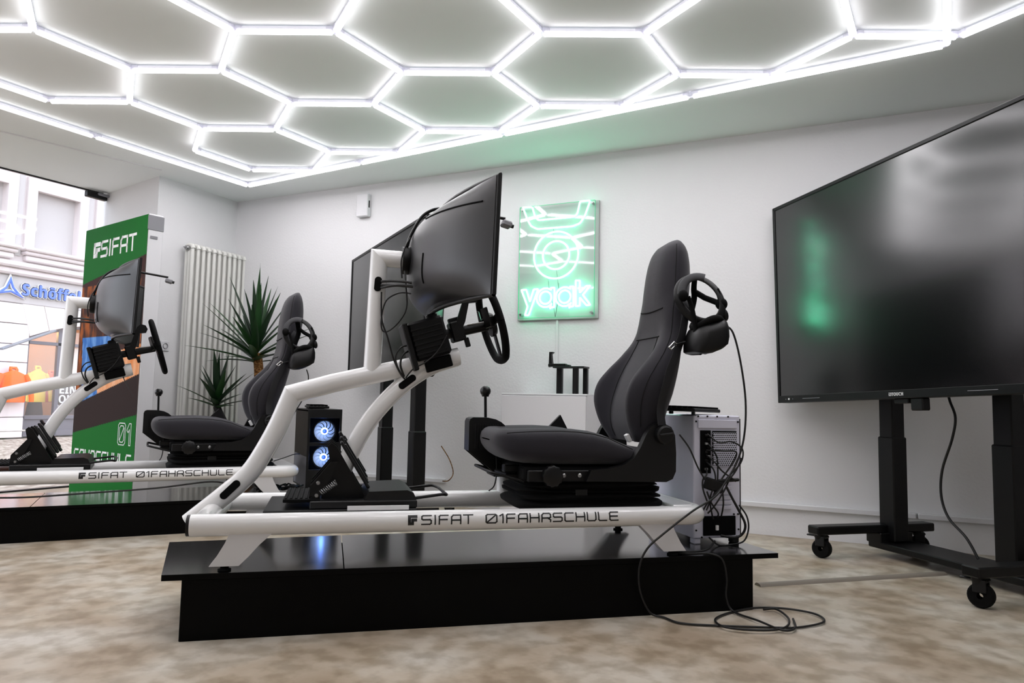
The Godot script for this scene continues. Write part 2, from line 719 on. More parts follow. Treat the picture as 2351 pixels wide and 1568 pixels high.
func emblem(x: float, y: float, h: float) -> Array:
	# the stepped F mark: wide strokes
	var k := h
	return [[Vector2(x + 0.14 * k, y + 0.86 * k), Vector2(x + 0.8 * k, y + 0.86 * k)], [Vector2(x + 0.14 * k, y + 0.86 * k), Vector2(x + 0.14 * k, y + 0.42 * k)], [Vector2(x + 0.46 * k, y + 0.5 * k), Vector2(x + 0.76 * k, y + 0.5 * k)], [Vector2(x + 0.46 * k, y + 0.5 * k), Vector2(x + 0.46 * k, y + 0.14 * k)], [Vector2(x + 0.14 * k, y + 0.14 * k), Vector2(x + 0.46 * k, y + 0.14 * k)]]


func text_mesh(text: String, height: float, depth: float, m: String, parent: Node3D, xf: Transform3D, called: String, weight := 700) -> MeshInstance3D:
	var f := SystemFont.new()
	f.font_names = PackedStringArray(["Droid Sans"])
	f.font_weight = weight
	var t := TextMesh.new()
	t.font = f
	t.text = text
	t.font_size = 64
	t.pixel_size = height / 46.0
	t.depth = depth
	t.horizontal_alignment = HORIZONTAL_ALIGNMENT_LEFT
	var o := MeshInstance3D.new()
	o.name = numbered(called, parent)
	o.mesh = t
	o.material_override = M[m]
	o.transform = Transform3D(xf.basis, xf.origin - (off if parent != self else Vector3.ZERO))
	parent.add_child(o, true)
	return o


# -------------------------------------------------------------------- room shell
func room() -> void:
	# plan outline (x, -z): its slanted side follows the glass front
	var plan := p2([-6.16, 5.02, -6.16, 4.25, -6.925, -3.40, 3.75, -3.40, 3.75, 5.02])
	var flat := Basis(Vector3.RIGHT, Vector3(0, 0, -1), Vector3.UP)
	struct(MB.new().extr(plan, Transform3D(flat, Vector3(0, -0.1, 0)), 0.2), "floor", "concrete")
	struct(MB.new().extr(plan, Transform3D(flat, Vector3(0, CEIL_Y + 0.1, 0)), 0.2), "ceiling", "ceiling_paint")
	struct(MB.new().box(Vector3(-1.2, 1.3, WALL_Z - 0.1), Vector3(9.9, 2.9, 0.2), Basis(), 0), "wall_back", "wall_paint")
	struct(MB.new().box(Vector3(3.7, 1.3, -0.9), Vector3(0.2, 2.9, 8.5), Basis(), 0), "wall_right", "wall_paint")
	struct(MB.new().box(Vector3(-1.57, 1.3, 3.35), Vector3(10.66, 2.9, 0.2), Basis(), 0), "wall_front", "wall_paint")
	# thick pier between the corner and the glass front
	struct(MB.new().extr(p2([-5.18, -WALL_Z, -5.18, 4.075, -6.16, 4.285, -6.16, -WALL_Z]), Transform3D(Basis(Vector3.RIGHT, Vector3(0, 0, -1), Vector3.UP), Vector3(0, CEIL_Y / 2, 0)), CEIL_Y), "wall_left", "wall_paint")
	struct(MB.new().box(Vector3(-5.57, CEIL_Y - 0.002, -2.2), Vector3(0.02, 0.006, 3.7), Basis(Vector3.UP, -0.3), 0.001), "trim_1", "wall_paint")
	# the glass front: frameless panes between slim rails
	var gd := Vector3(-0.1006, 0, 0.9949)
	var gb := Basis(gd.cross(Vector3.UP) * -1.0, Vector3.UP, gd)
	var g0 := Vector3(-6.135, 0, -4.25)
	var w := struct(MB.new().box(g0 + gd * 3.8 + Vector3(0, CEIL_Y - 0.005, 0), Vector3(0.03, 0.010, 7.6), gb).box(g0 + gd * 3.8 + Vector3(0, 0.006, 0), Vector3(0.06, 0.012, 7.6), gb), "window_1", "black_metal")
	var z := 0.0
	for k in 5:
		var len: float = 1.9 if k == 0 else 1.42
		struct(MB.new().box(g0 + gd * (z + len / 2 - 0.004) + Vector3(0, CEIL_Y / 2, 0), Vector3(0.012, CEIL_Y - 0.022, len - 0.008), gb, 0.001), "pane", "glass", w)
		z += len
	# patch fitting and closer at the head of the glass door
	var d := thing("door_fitting", "black and silver patch fitting at the top corner of the glass door", "door fitting", Vector3(-6.1, 2.55, -4.2))
	part(MB.new().box(Vector3(-6.1, 2.575, -4.165), Vector3(0.05, 0.055, 0.19), Basis(), 0.006), "body", "black_plastic", d)
	part(MB.new().box(Vector3(-6.07, 2.59, -4.215), Vector3(0.03, 0.024, 0.11), Basis(), 0.008), "cover", "grey_plastic", d)


# -------------------------------------------------------------------- ceiling lamps
func lamp_tube(parent: Node3D, a: Vector3, b: Vector3) -> void:
	var d := (b - a).normalized()
	var s := d.cross(Vector3.UP)
	var mb := MB.new()
	var l := a + d * 0.018
	var e := b - d * 0.018
	var rows := []
	for p: Vector3 in [l, e]:
		var row := []
		for k in 9:
			var t := PI * k / 8
			row.append(p + s * (cos(t) * 0.0165) + Vector3(0, 0.004 - sin(t) * 0.0165, 0))
		rows.append(row)
	mb.grid(rows, false)
	for k in mb.n.size():
		var t := PI * (k % 9) / 8
		mb.n[k] = s * cos(t) - Vector3(0, sin(t), 0)
	var fresh := MB.new()
	fresh.v = mb.v
	fresh.n = mb.n
	fresh.uv = mb.uv
	for k in 8:
		fresh.tri(k, k + 1, 9 + k)
		fresh.tri(k + 1, 10 + k, 9 + k)
	var h := part(MB.new().box((l + e) / 2 + Vector3(0, 0.014, 0), Vector3(l.distance_to(e), 0.019, 0.030), Basis(d, Vector3.UP, d.cross(Vector3.UP)), 0.003), "lamp_tube", "tube_housing_bounce", parent)
	part(fresh, "diffuser", "tube_glow", h)
	var al := AreaLight3D.new()
	al.name = numbered("tube_lamp")
	al.area_size = Vector2(l.distance_to(e), 0.03)
	al.light_energy = TUBE_LAMP * l.distance_to(e) / 0.45
	al.light_color = Color(1.0, 0.985, 1.0)
	al.area_normalize_energy = true
	al.shadow_enabled = true
	al.area_range = 15.0
	al.area_attenuation = 2.0
	add_child(al)
	al.transform = Transform3D(Basis(d, s, Vector3.UP), (l + e) / 2 + Vector3(0, -0.0145, 0))


func joint_piece(parent: Node3D, p: Vector3, dirs: Array) -> void:
	var mb := MB.new()
	for d: Vector3 in dirs:
		mb.box(p + d * 0.022 + Vector3(0, 0.012, 0), Vector3(0.044, 0.026, 0.036), Basis(d, Vector3.UP, d.cross(Vector3.UP)), 0.002)
	part(mb, "connector", "clear_plastic", parent)


func lamps() -> void:
	var o := Vector3(-3.114, TUBE_Y, -2.793)
	var eu := Vector3(0.458, 0, -0.202)
	var ev := Vector3(0.202, 0, 0.458)
	var s3 := sqrt(3.0) / 2.0
	var cells := [[1, 0], [-0.5, -1], [1, -2], [2.5, -1], [4, 0], [-0.5, -3], [5.5, 1], [2.5, 1], [-0.5, 1], [-2, 0], [1, 2], [4, 2], [-2, 2], [5.5, 3], [2.5, 3], [-0.5, 3], [7, 2], [1, 4], [4, 4], [-3.5, 1]]
	var edges := {}
	var ends := {}
	for c: Array in cells:
		for k in 6:
			var a := Vector2(c[0] + cos(TAU * k / 6), c[1] * s3 + sin(TAU * k / 6))
			var b := Vector2(c[0] + cos(TAU * (k + 1) / 6), c[1] * s3 + sin(TAU * (k + 1) / 6))
			var ka := "%d,%d" % [roundi(a.x * 10), roundi(a.y * 10)]
			var kb := "%d,%d" % [roundi(b.x * 10), roundi(b.y * 10)]
			var key := ka + "|" + kb if ka < kb else kb + "|" + ka
			if edges.has(key):
				continue
			var pa := o + eu * a.x + ev * a.y
			var pb := o + eu * b.x + ev * b.y
			edges[key] = [pa, pb]
			for e: Array in [[ka, pa, (pb - pa).normalized()], [kb, pb, (pa - pb).normalized()]]:
				if not ends.has(e[0]):
					ends[e[0]] = [e[1], []]
				ends[e[0]][1].append(e[2])
	var t := thing("hexagon_ceiling_light", "honeycomb of glowing white LED tubes across the ceiling", "ceiling light", Vector3(-2.5, TUBE_Y, -2.5))
	for k: String in edges:
		lamp_tube(t, edges[k][0], edges[k][1])
	for k: String in ends:
		joint_piece(t, ends[k][0], ends[k][1])
	t = thing("border_ceiling_light", "straight LED tubes forming the rectangle round the honeycomb light", "ceiling light", Vector3(-2.1, TUBE_Y, -4.2))
	var c1 := Vector3(-4.617, TUBE_Y, -4.493)
	var e1 := Vector3(0.9949, 0, 0.1006)
	var e2 := Vector3(-0.1006, 0, 0.9949)
	for side in 4:
		var start: Vector3 = [c1, c1 + e1 * 5.096, c1 + e1 * 5.096 + e2 * 5.2, c1 + e2 * 5.2][side]
		var d: Vector3 = [e1, e2, -e1, -e2][side]
		var len: float = 5.096 if side % 2 == 0 else 5.2
		for k in 4:
			lamp_tube(t, start + d * (len * k / 4), start + d * (len * (k + 1) / 4))
			joint_piece(t, start + d * (len * k / 4), [d, -d] if k > 0 else [d, [e2, -e1, -e2, e1][side]])


# -------------------------------------------------------------------- platforms
func platforms() -> void:
	var up := Transform3D(Basis(Vector3.RIGHT, Vector3(0, 0, -1), Vector3.UP), Vector3.ZERO)
	var g := "black display platforms"
	var t := thing("display_platform", "black platform under the nearer simulator, with cable coiled at its end", "platform", r(1.1, 0, 0.3), RT, g)
	part(MB.new().extr(p2([0.0, 0.0, 0.586, 0.0, 0.586, 0.632, -0.09, 0.575]), up.translated(Vector3(0, 0.21, 0)), 0.02), "top_board", "black_melamine", t)
	part(MB.new().extr(p2([0.590, 0.0, 2.31, 0.0, 2.262, 0.69, 0.590, 0.632]), up.translated(Vector3(0, 0.21, 0)), 0.02), "top_board", "black_melamine", t)
	part(MB.new().box(r(1.155, 0.21, -0.0012), Vector3(2.31, 0.0195, 0.0024), Basis(), 0.0006), "edge_band", "black_edge", t)
	part(MB.new().box(r(1.13, 0.1, 0.014), Vector3(2.136, 0.2, 0.02)), "front_panel", "black_edge", t)
	part(MB.new().box(r(0.072, 0.1, 0.29), Vector3(0.02, 0.2, 0.53)), "end_panel", "black_edge", t)
	part(MB.new().box(r(2.188, 0.1, 0.32), Vector3(0.02, 0.2, 0.59)), "end_panel", "black_edge", t)
	part(MB.new().box(r(1.13, 0.1, 0.565), Vector3(2.1, 0.2, 0.02)), "back_panel", "black_edge", t)
	var c := dup(t, "black platform under the farther simulator beside the glass front", g)
	c.position.y = 0.0
	c.scale = Vector3(1, 0.191 / 0.22, 1)


# -------------------------------------------------------------------- simulator frames
func frames() -> void:
	var g := "white simulator frames"
	var t := thing("simulator_frame", "white steel tube simulator frame on the nearer black platform", "simulator frame", r(1.0, 0.22, 0.32), RT, g)
	var rr := 0.0375
	var y := 0.373
	part(MB.new().tube(rl([[0.075, y, 0.037], [1.5, y, 0.037]]) + fillet(rl([[1.6, y, 0.037], [1.985, y, 0.037], [1.985, y, 0.6], [1.6, y, 0.6]]), 0.075, 8) + rl([[0.07, y, 0.6]]), rr, 24), "base_tube", "white_gloss", t)
	part(MB.new().tube(rl([[0.064, y, 0.037], [0.078, y, 0.037]]), rr * 0.96, 20), "end_cap", "black_plastic", t)
	part(MB.new().tube(rl([[0.105, y, 0.075], [0.105, y, 0.6]]), rr, 20), "cross_tube", "white_gloss", t)
	part(MB.new().box(r(1.375, y + 0.006, 0.32), Vector3(0.06, 0.04, 0.56), Basis(), 0.006), "cross_bar", "white_gloss", t)
	part(MB.new().box(r(1.84, y + 0.006, 0.32), Vector3(0.06, 0.04, 0.56), Basis(), 0.006), "cross_bar", "white_gloss", t)
	part(MB.new().box(r(1.93, y + 0.03, 0.32), Vector3(0.10, 0.012, 0.50), Basis(), 0.003), "rear_plate", "white_gloss", t)
	# the bow that carries wheel and screen
	var bow := spline(rl([[0.022, 0.335, 0.32], [0.10, 0.401, 0.32], [0.165, 0.458, 0.32], [0.205, 0.495, 0.32], [0.253, 0.557, 0.32], [0.32, 0.689, 0.32], [0.372, 0.826, 0.32]]), 5) + rl([[0.525, 0.872, 0.32], [1.03, 0.996, 0.32]])
	part(MB.new().tube(bow, rr, 24), "bow_tube", "white_gloss", t)
	var arch := spline(rl([[1.02, 0.988, 0.32], [0.917, 0.95, 0.32], [0.816, 0.883, 0.32], [0.728, 0.796, 0.32], [0.66, 0.704, 0.32], [0.605, 0.597, 0.32], [0.56, 0.48, 0.32], [0.535, 0.385, 0.32]]), 5)
	part(MB.new().tube(arch, rr * 0.92, 24), "arch_tube", "white_gloss", t)
	part(MB.new().box(r(0.55, 0.378, 0.32), Vector3(0.09, 0.03, 0.55), Basis(), 0.006), "cross_bar", "white_gloss", t)
	part(MB.new().tube(rl([[0.677, 0.915, 0.32], [0.69, 1.388, 0.32], [0.79, 1.386, 0.32]]), rr * 0.93, 24), "screen_post", "white_gloss", t)
	part(MB.new().tube(rl([[1.30, 0.375, 0.6], [1.30, 0.472, 0.6]]), 0.032, 20), "shifter_post", "white_gloss", t)
	# oval cable ports
	for q: Array in [[0.166, 0.462, 0.2835, 0.78, 0.030], [0.817, 0.884, 0.287, 0.66, 0.026], [0.687, 1.275, 0.2865, 1.5, 0.016]]:
		var poly := PackedVector2Array()
		for k in 20:
			var a := TAU * k / 20
			poly.append(Vector2(cos(a) * 0.014 + signf(cos(a)) * q[4], sin(a) * 0.0145))
		part(MB.new().extr(poly, Transform3D(rot_w(q[3]), r(q[0], q[1], q[2])), 0.006, 1.0), "cable_port", "black_matte", t)
	# splayed plate feet on black pads
	var foot := [0.205, 0.352, 0.35, 0.352, 0.33, 0.333, 0.30, 0.305, 0.268, 0.268, 0.238, 0.238, 0.142, 0.238, 0.165, 0.27, 0.190, 0.315]
	for w: float in [0.037, 0.6]:
		for s: float in [1.0, -1.0]:
			var poly := PackedVector2Array()
			for k in range(0, foot.size(), 2):
				poly.append(Vector2(foot[k] if s > 0 else 2.05 - foot[k], foot[k + 1]))
			var f := part(MB.new().extr(poly, Transform3D(Basis(), r(0, 0, w)), 0.045, 0.6), "foot", "white_satin", t)
			part(MB.new().lathe([[0, 0.24], [0.014, 0.24], [0.014, 0.227], [0.022, 0.225], [0.022, 0.221], [0, 0.221]], Transform3D(Basis(), r(0.19 if s > 0 else 1.86, 0, w)), 16), "foot_pad", "rubber", f)
	# lettering wrapped round the near tube
	var wrap := func(x: float, yy: float) -> Array:
		var a := yy / rr
		return [r(x, y + sin(a) * (rr + 0.0006), 0.037 - cos(a) * (rr + 0.0006)), Vector3(0, sin(a), cos(a))]
	part(MB.new().ribbon(emblem(0.806, -0.009, 0.036), 0.0105, wrap), "emblem", "print_dark", t)
	var ls := write("SIFAT", 0.856, -0.007, 0.0335, 0.031, 0.0115)
	ls.append_array(write("01", 1.093, -0.007, 0.040, 0.031, 0.0125))
	ls.append_array(write("FAHRSCHULE", 1.171, -0.007, 0.0338, 0.031, 0.0115))
	part(MB.new().ribbon(ls, 0.0052, wrap), "lettering", "print_dark", t)
	dup(t, "white steel tube simulator frame on the farther platform by the green banner", g)


# -------------------------------------------------------------------- seats
const SEAT_F := [0.655, 1.775, 0.70, 1.757, 0.75, 1.752, 0.81, 1.760, 0.88, 1.783, 0.95, 1.812, 1.05, 1.860, 1.12, 1.886, 1.18, 1.892, 1.25, 1.890, 1.32, 1.892, 1.40, 1.900, 1.46, 1.911, 1.51, 1.927, 1.545, 1.95, 1.568, 1.985]
const SEAT_B := [0.655, 1.865, 0.75, 1.885, 0.853, 1.912, 1.03, 1.955, 1.2, 2.002, 1.325, 2.028, 1.42, 2.034, 1.49, 2.030, 1.535, 2.022, 1.568, 2.012]
const SEAT_W := [0.655, 0.20, 0.70, 0.222, 0.76, 0.245, 0.85, 0.268, 0.91, 0.275, 0.97, 0.268, 1.03, 0.248, 1.09, 0.220, 1.14, 0.200, 1.20, 0.187, 1.28, 0.178, 1.38, 0.166, 1.45, 0.156, 1.50, 0.142, 1.535, 0.118, 1.558, 0.085, 1.568, 0.055]
const SEAT_BOL := [0.655, 0.02, 0.75, 0.052, 0.85, 0.088, 0.91, 0.090, 0.97, 0.066, 1.03, 0.035, 1.10, 0.010, 1.18, 0.0, 1.57, 0.0]


func head_y(y: float) -> float:
	return y if y < 1.2 else 1.2 + (y - 1.2) * 0.945


func back_point(y: float, s: float) -> Vector3:
	# front face of the backrest at height y, side position s in -1..1
	var hw := lut(SEAT_W, y)
	var f := lut(SEAT_F, y)
	var th := lut(SEAT_B, y) - f
	var bol := lut(SEAT_BOL, y)
	var q := smoothstep(0.42, 0.72, absf(s))
	var head := smoothstep(1.15, 1.3, y)
	var round_ := lerpf(0.42 * pow(absf(s), 7.0), 0.42 * pow(absf(s), 3.0), head)
	return r(f - bol * q + th * round_ + bol * pow(absf(s), 6.0) * 0.8, head_y(y), 0.32 + s * hw)


func seats() -> void:
	var g := "black driving seats"
	var t := thing("driving_seat", "black fabric driving seat on the nearer simulator", "seat", r(1.55, 0.40, 0.32), RT, g)
	var rows := []
	var n := 26
	for i in 60:
		var y := lerpf(0.655, 1.568, pow(i / 59.0, 0.85))
		var row := []
		for j in n + 1:
			row.append(back_point(y, -1.0 + 2.0 * j / n))
		var hw := lut(SEAT_W, y)
		var b := lut(SEAT_B, y)
		var th := b - lut(SEAT_F, y)
		for j in 12:
			var s := 1.0 - 2.0 * (j + 0.5) / 12.0
			row.append(r(b - th * 0.5 * pow(absf(s), 6.0), head_y(y), 0.32 + s * hw))
		rows.append(row)
	var top := []
	for j in rows[0].size():
		top.append(r(2.003, head_y(1.5715), 0.32))
	rows.append(top)
	var back := part(MB.new().grid(rows, true), "backrest", "seat_fabric", t)
	var seam := MB.new()
	for s: float in [-0.46, 0.46]:
		var p := []
		for i in 24:
			p.append(back_point(lerpf(0.67, 1.10, i / 23.0), s) - Vector3(0.0005, 0, 0))
		seam.tube(p, 0.003, 6)
	for q: Array in [[1.105, 0.0, 0.55], [1.235, -0.012, 0.62]]:
		var p := []
		for i in 15:
			var s: float = lerpf(-q[2], q[2], i / 14.0)
			p.append(back_point(q[0] + q[1] * (1.0 - s * s * 2.0), s) - Vector3(0.0005, 0, 0))
		seam.tube(p, 0.003, 6)
	for s: float in [-0.9, 0.9]:
		var p := []
		for i in 36:
			p.append(back_point(lerpf(0.72, 1.535, i / 35.0), s) + r(-0.0006, 0, signf(s) * 0.0006))
		seam.tube(p, 0.0018, 5)
	part(seam, "seam", "seam_thread", back)
	# cushion, section by section from the nose back
	rows = []
	var us := [1.152, 1.155, 1.162, 1.175, 1.192, 1.213, 1.24, 1.28, 1.34, 1.40, 1.47, 1.54, 1.60, 1.66, 1.71, 1.76, 1.80]
	var yt := [0.660, 0.676, 0.690, 0.701, 0.708, 0.711, 0.713, 0.716, 0.718, 0.719, 0.716, 0.708, 0.693, 0.668, 0.648, 0.640, 0.635]
	var yb := [0.655, 0.640, 0.624, 0.607, 0.592, 0.580, 0.572, 0.566, 0.562, 0.560, 0.560, 0.560, 0.560, 0.560, 0.560, 0.565, 0.600]
	var hws := [0.08, 0.13, 0.165, 0.195, 0.215, 0.230, 0.240, 0.246, 0.248, 0.25, 0.25, 0.25, 0.248, 0.243, 0.236, 0.22, 0.20]
	for i in us.size():
		var row := []
		for j in 40:
			var a := TAU * j / 40
			var cx := signf(cos(a)) * pow(absf(cos(a)), 0.55)
			var cy := signf(sin(a)) * pow(absf(sin(a)), 0.7)
			var mid: float = (yt[i] + yb[i]) / 2
			var h: float = (yt[i] - yb[i]) / 2
			var dip := 0.0
			if cy > 0.0:
				dip = 0.034 * (1.0 - smoothstep(0.25, 0.72, absf(cx))) * smoothstep(1.16, 1.30, us[i]) * (1.0 - 0.5 * smoothstep(1.55, 1.7, us[i]))
			row.append(r(us[i], mid + h * cy - dip * cy, 0.32 + cx * hws[i]))
		rows.append(row)
	var cush := part(MB.new().grid(rows, true), "cushion", "seat_fabric", t)
	seam = MB.new()
	for s: float in [-1.0, 1.0]:
		var p := []
		for i in range(4, 15):
			p.append(r(us[i], yt[i] - 0.018, 0.32 + s * (hws[i] * 0.975 + 0.001)))
		seam.tube(p, 0.002, 5)
	part(seam, "seam", "seam_thread", cush)
	# moulded side covers with recliner knob, both sides
	var side := p2([1.50, 0.508, 1.52, 0.552, 1.60, 0.558, 1.66, 0.572, 1.70, 0.598, 1.728, 0.640, 1.752, 0.69, 1.772, 0.722, 1.80, 0.736, 1.832, 0.736, 1.862, 0.722, 1.878, 0.69, 1.883, 0.62, 1.882, 0.545, 1.868, 0.515, 1.84, 0.503])
	for w: float in [0.068, 0.572]:
		var c := part(MB.new().extr(side, Transform3D(Basis(), r(0, 0, w)), 0.034, 0.7), "side_cover", "black_plastic", t)
		var sg := -1.0 if w < 0.3 else 1.0
		var face := Transform3D(Basis(Vector3.RIGHT, -PI / 2 * sg), r(1.826, 0.692, w + sg * 0.016))
		part(MB.new().lathe([[0, 0.030], [0.030, 0.030], [0.037, 0.024], [0.039, 0.0], [0, 0]], face, 24).box(r(1.826, 0.695, w + sg * 0.048), Vector3(0.062, 0.009, 0.012), rot_w(0.12), 0.003), "recliner_knob", "black_plastic", c)
	part(MB.new().box(r(1.56, 0.532, 0.32), Vector3(0.60, 0.055, 0.45), Basis(), 0.008), "seat_pan", "black_matte", t)
	for w: float in [0.085, 0.555]:
		var rail := part(MB.new().box(r(1.42, 0.527, w), Vector3(0.30, 0.045, 0.02), Basis(), 0.004), "rail", "black_metal", t)
		var sg := -1.0 if w < 0.3 else 1.0
		for u: float in [1.416, 1.481]:
			part(MB.new().lathe([[0, 0.006], [0.005, 0.006], [0.0085, 0.003], [0.0085, 0]], Transform3D(Basis(Vector3.RIGHT, -PI / 2 * sg), r(u, 0.529, w + sg * 0.010)), 12), "bolt", "steel", rail)
		if w < 0.3:
			part(MB.new().lathe([[0, 0.028], [0.032, 0.028], [0.040, 0.022], [0.041, 0.0], [0, 0]], Transform3D(Basis(Vector3.RIGHT, PI / 2), r(1.365, 0.528, w - 0.010)), 48, 0.035, 12), "height_knob", "black_plastic", rail)
	part(MB.new().tube(fillet(rl([[1.27, 0.502, 0.13], [1.14, 0.535, 0.15], [1.14, 0.535, 0.49], [1.27, 0.502, 0.51]]), 0.03, 5), 0.006, 8), "slide_handle", "black_metal", t)
	part(MB.new().box(r(1.245, 0.545, 0.22), Vector3(0.08, 0.03, 0.05), Basis(), 0.004).box(r(1.27, 0.515, 0.30), Vector3(0.12, 0.02, 0.20), Basis(), 0.004), "front_bracket", "black_metal", t)
	# rubber bellows under the seat
	rows = []
	var fy := [0.394, 0.398, 0.410, 0.418, 0.424, 0.434, 0.443, 0.449, 0.459, 0.467, 0.473, 0.481, 0.488, 0.504]
	var fo := [0.0, 0.010, 0.012, 0.0, -0.022, 0.004, 0.006, -0.024, 0.0, 0.002, -0.026, -0.006, -0.006, -0.03]
	for i in fy.size():
		var row := []
		for j in 48:
			var a := TAU * j / 48
			row.append(r(1.565 + signf(cos(a)) * pow(absf(cos(a)), 0.35) * (0.305 + fo[i]), fy[i] + 0.005 * sin(a * 3.0 + i), 0.32 + signf(sin(a)) * pow(absf(sin(a)), 0.35) * (0.215 + fo[i])))
		rows.append(row)
	part(MB.new().grid(rows, true), "bellows", "rubber", t)
	part(MB.new().box(r(1.50, 0.455, 0.106), Vector3(0.05, 0.035, 0.008)), "label_plate", "black_plastic", t)
	# small white cloth tag in the crease, belt stalk on the far side
	part(MB.new().box(r(1.722, 0.672, 0.165), Vector3(0.016, 0.034, 0.026), rot_w(0.5), 0.002), "fabric_tag", "print_white", t)
	part(MB.new().extr(p2([1.50, 0.69, 1.565, 0.755, 1.60, 0.69]), Transform3D(Basis(), r(0, 0, 0.60)), 0.02), "belt_stalk", "black_plastic", t)
	# belt down the near side with its tongue
	var belt := spline(rl([[1.985, 1.27, 0.17], [1.955, 1.235, 0.10], [1.935, 1.17, 0.075], [1.915, 1.10, 0.062], [1.893, 1.05, 0.052], [1.872, 1.00, 0.042], [1.848, 0.95, 0.036], [1.828, 0.88, 0.036], [1.815, 0.80, 0.052], [1.818, 0.73, 0.046]]), 5)
	var bel := part(MB.new().tube(belt, 0.023, 10, true, 0.09, Vector3(0.15, 0.1, 1.0)), "seat_belt", "belt", t)
	part(MB.new().box(r(1.90, 1.062, 0.050), Vector3(0.055, 0.012, 0.012), rot_w(0.3), 0.003), "tongue_grip", "black_plastic", bel)
	part(MB.new().tube(rl([[1.886, 1.06, 0.048], [1.858, 1.038, 0.044], [1.848, 1.046, 0.044], [1.872, 1.068, 0.048], [1.886, 1.06, 0.048]]), 0.0035, 8), "buckle_tongue", "chrome", bel)
	dup(t, "black fabric driving seat on the farther simulator, in front of the yucca", g)


# -------------------------------------------------------------------- curved monitors
const MHW := 0.60


func hull(s: float, q: float, back: bool) -> Vector3:
	# s across the screen (-1 = near side), q from bottom (-1) to top (1)
	var uf := 0.925 + 0.128 * s * s + 0.006 * q
	var y := 1.380 + 0.206 * q
	if back:
		var e := (1.0 - pow(absf(s), 3.2)) * (1.0 - pow(absf(q), 4.0))
		uf -= 0.018 + 0.095 * e
		y -= 0.02 * q * (1.0 - s * s) * pow(absf(q), 3.0)
	return r(uf, y, 0.32 + s * MHW)


func monitors() -> void:
	var g := "curved monitors"
	var t := thing("curved_monitor", "black curved monitor seen from behind, on the nearer simulator's post", "monitor", r(0.93, 1.19, 0.32), RT, g)
	var rows := []
	for i in 33:
		var q := -1.0 + 2.0 * i / 32.0
		var row := []
		for j in 49:
			row.append(hull(-1.0 + 2.0 * j / 48.0, q, true))
		rows.append(row)
	var shell := MB.new().grid(rows, false, 0)
	# rim strip joins back and front
	for e in 4:
		var strip := [[], []]
		for j in 33:
			var a := -1.0 + 2.0 * j / 32.0
			var s: float = [a, a, -1.0, 1.0][e]
			var q: float = [-1.0, 1.0, a, a][e]
			strip[0].append(hull(s, q, true))
			strip[1].append(hull(s, q, false))
		shell.grid(strip, false, 0)
	part(shell, "shell", "monitor_shell", t)
	rows = []
	for i in 5:
		var row := []
		for j in 33:
			row.append(hull(-0.985 + 1.97 * j / 32.0, -0.96 + 1.92 * i / 4.0, false) + Vector3(0.0008, 0, 0))
		rows.append(row)
	part(MB.new().grid(rows, false, 0), "screen", "screen_plain", t)
	var rim := []
	for e in [[-1, -1], [1, -1], [1, 1], [-1, 1], [-1, -1]].size() - 1:
		var c: Array = [[-1, -1], [1, -1], [1, 1], [-1, 1], [-1, -1]]
		for j in 16:
			rim.append(hull(lerpf(c[e][0], c[e + 1][0], j / 16.0), lerpf(c[e][1], c[e + 1][1], j / 16.0), false) - Vector3(0.006, 0, 0))
	rim.append(rim[0])
	part(MB.new().tube(rim, 0.009, 8, false), "bezel", "black_plastic", t)
	var groove := MB.new()
	for q: Array in [[-0.93, 0.60, -0.35, 0.66], [-0.42, -0.05, -0.40, -0.62]]:
		var p := []
		for i in 12:
			p.append(hull(lerpf(q[0], q[2], i / 11.0), lerpf(q[1], q[3], i / 11.0), true) - Vector3(0.0005, 0, 0))
		groove.tube(p, 0.0035, 6)
	part(groove, "vent_slot", "black_matte", t)
	part(MB.new().lathe([[0, 0.0], [0.056, 0.0], [0.058, 0.03], [0.05, 0.045], [0, 0.045]], Transform3D(Basis(Vector3(0, 0, 1), -PI / 2), r(0.783, 1.384, 0.32)), 24), "mount_plate", "black_plastic", t)
	dup(t, "dark curved monitor seen from behind on the farther simulator, before the green banner", g)
	g = "webcams on arms over the monitors"
	t = thing("webcam_arm", "thin black arm with a small webcam over the nearer monitor", "webcam", r(0.9, 1.5, 0.3), RT, g)
	part(MB.new().tube(spline(rl([[0.80, 1.44, 0.30], [0.815, 1.49, 0.30], [0.855, 1.565, 0.30], [0.90, 1.60, 0.30], [0.945, 1.608, 0.29]]), 5) + rl([[1.0, 1.60, 0.27], [1.20, 1.575, 0.25]]), 0.011, 8, true, 0.6), "arm", "black_plastic", t)
	part(MB.new().box(r(1.205, 1.552, 0.25), Vector3(0.042, 0.026, 0.05), rot_w(-0.25), 0.006), "camera_body", "grey_plastic", t)
	part(MB.new().lathe([[0, 0.012], [0.008, 0.012], [0.009, 0]], Transform3D(Basis(Vector3(0, 0, 1), -1.8), r(1.225, 1.547, 0.25)), 12), "lens", "black_plastic", t)
	part(MB.new().tube(spline(rl([[0.81, 1.47, 0.27], [0.79, 1.43, 0.27], [0.775, 1.37, 0.26], [0.78, 1.30, 0.26]]), 5), 0.003, 6), "cord", "cable_black", t)
	dup(t, "thin black arm with a small webcam reaching past the farther monitor", g)


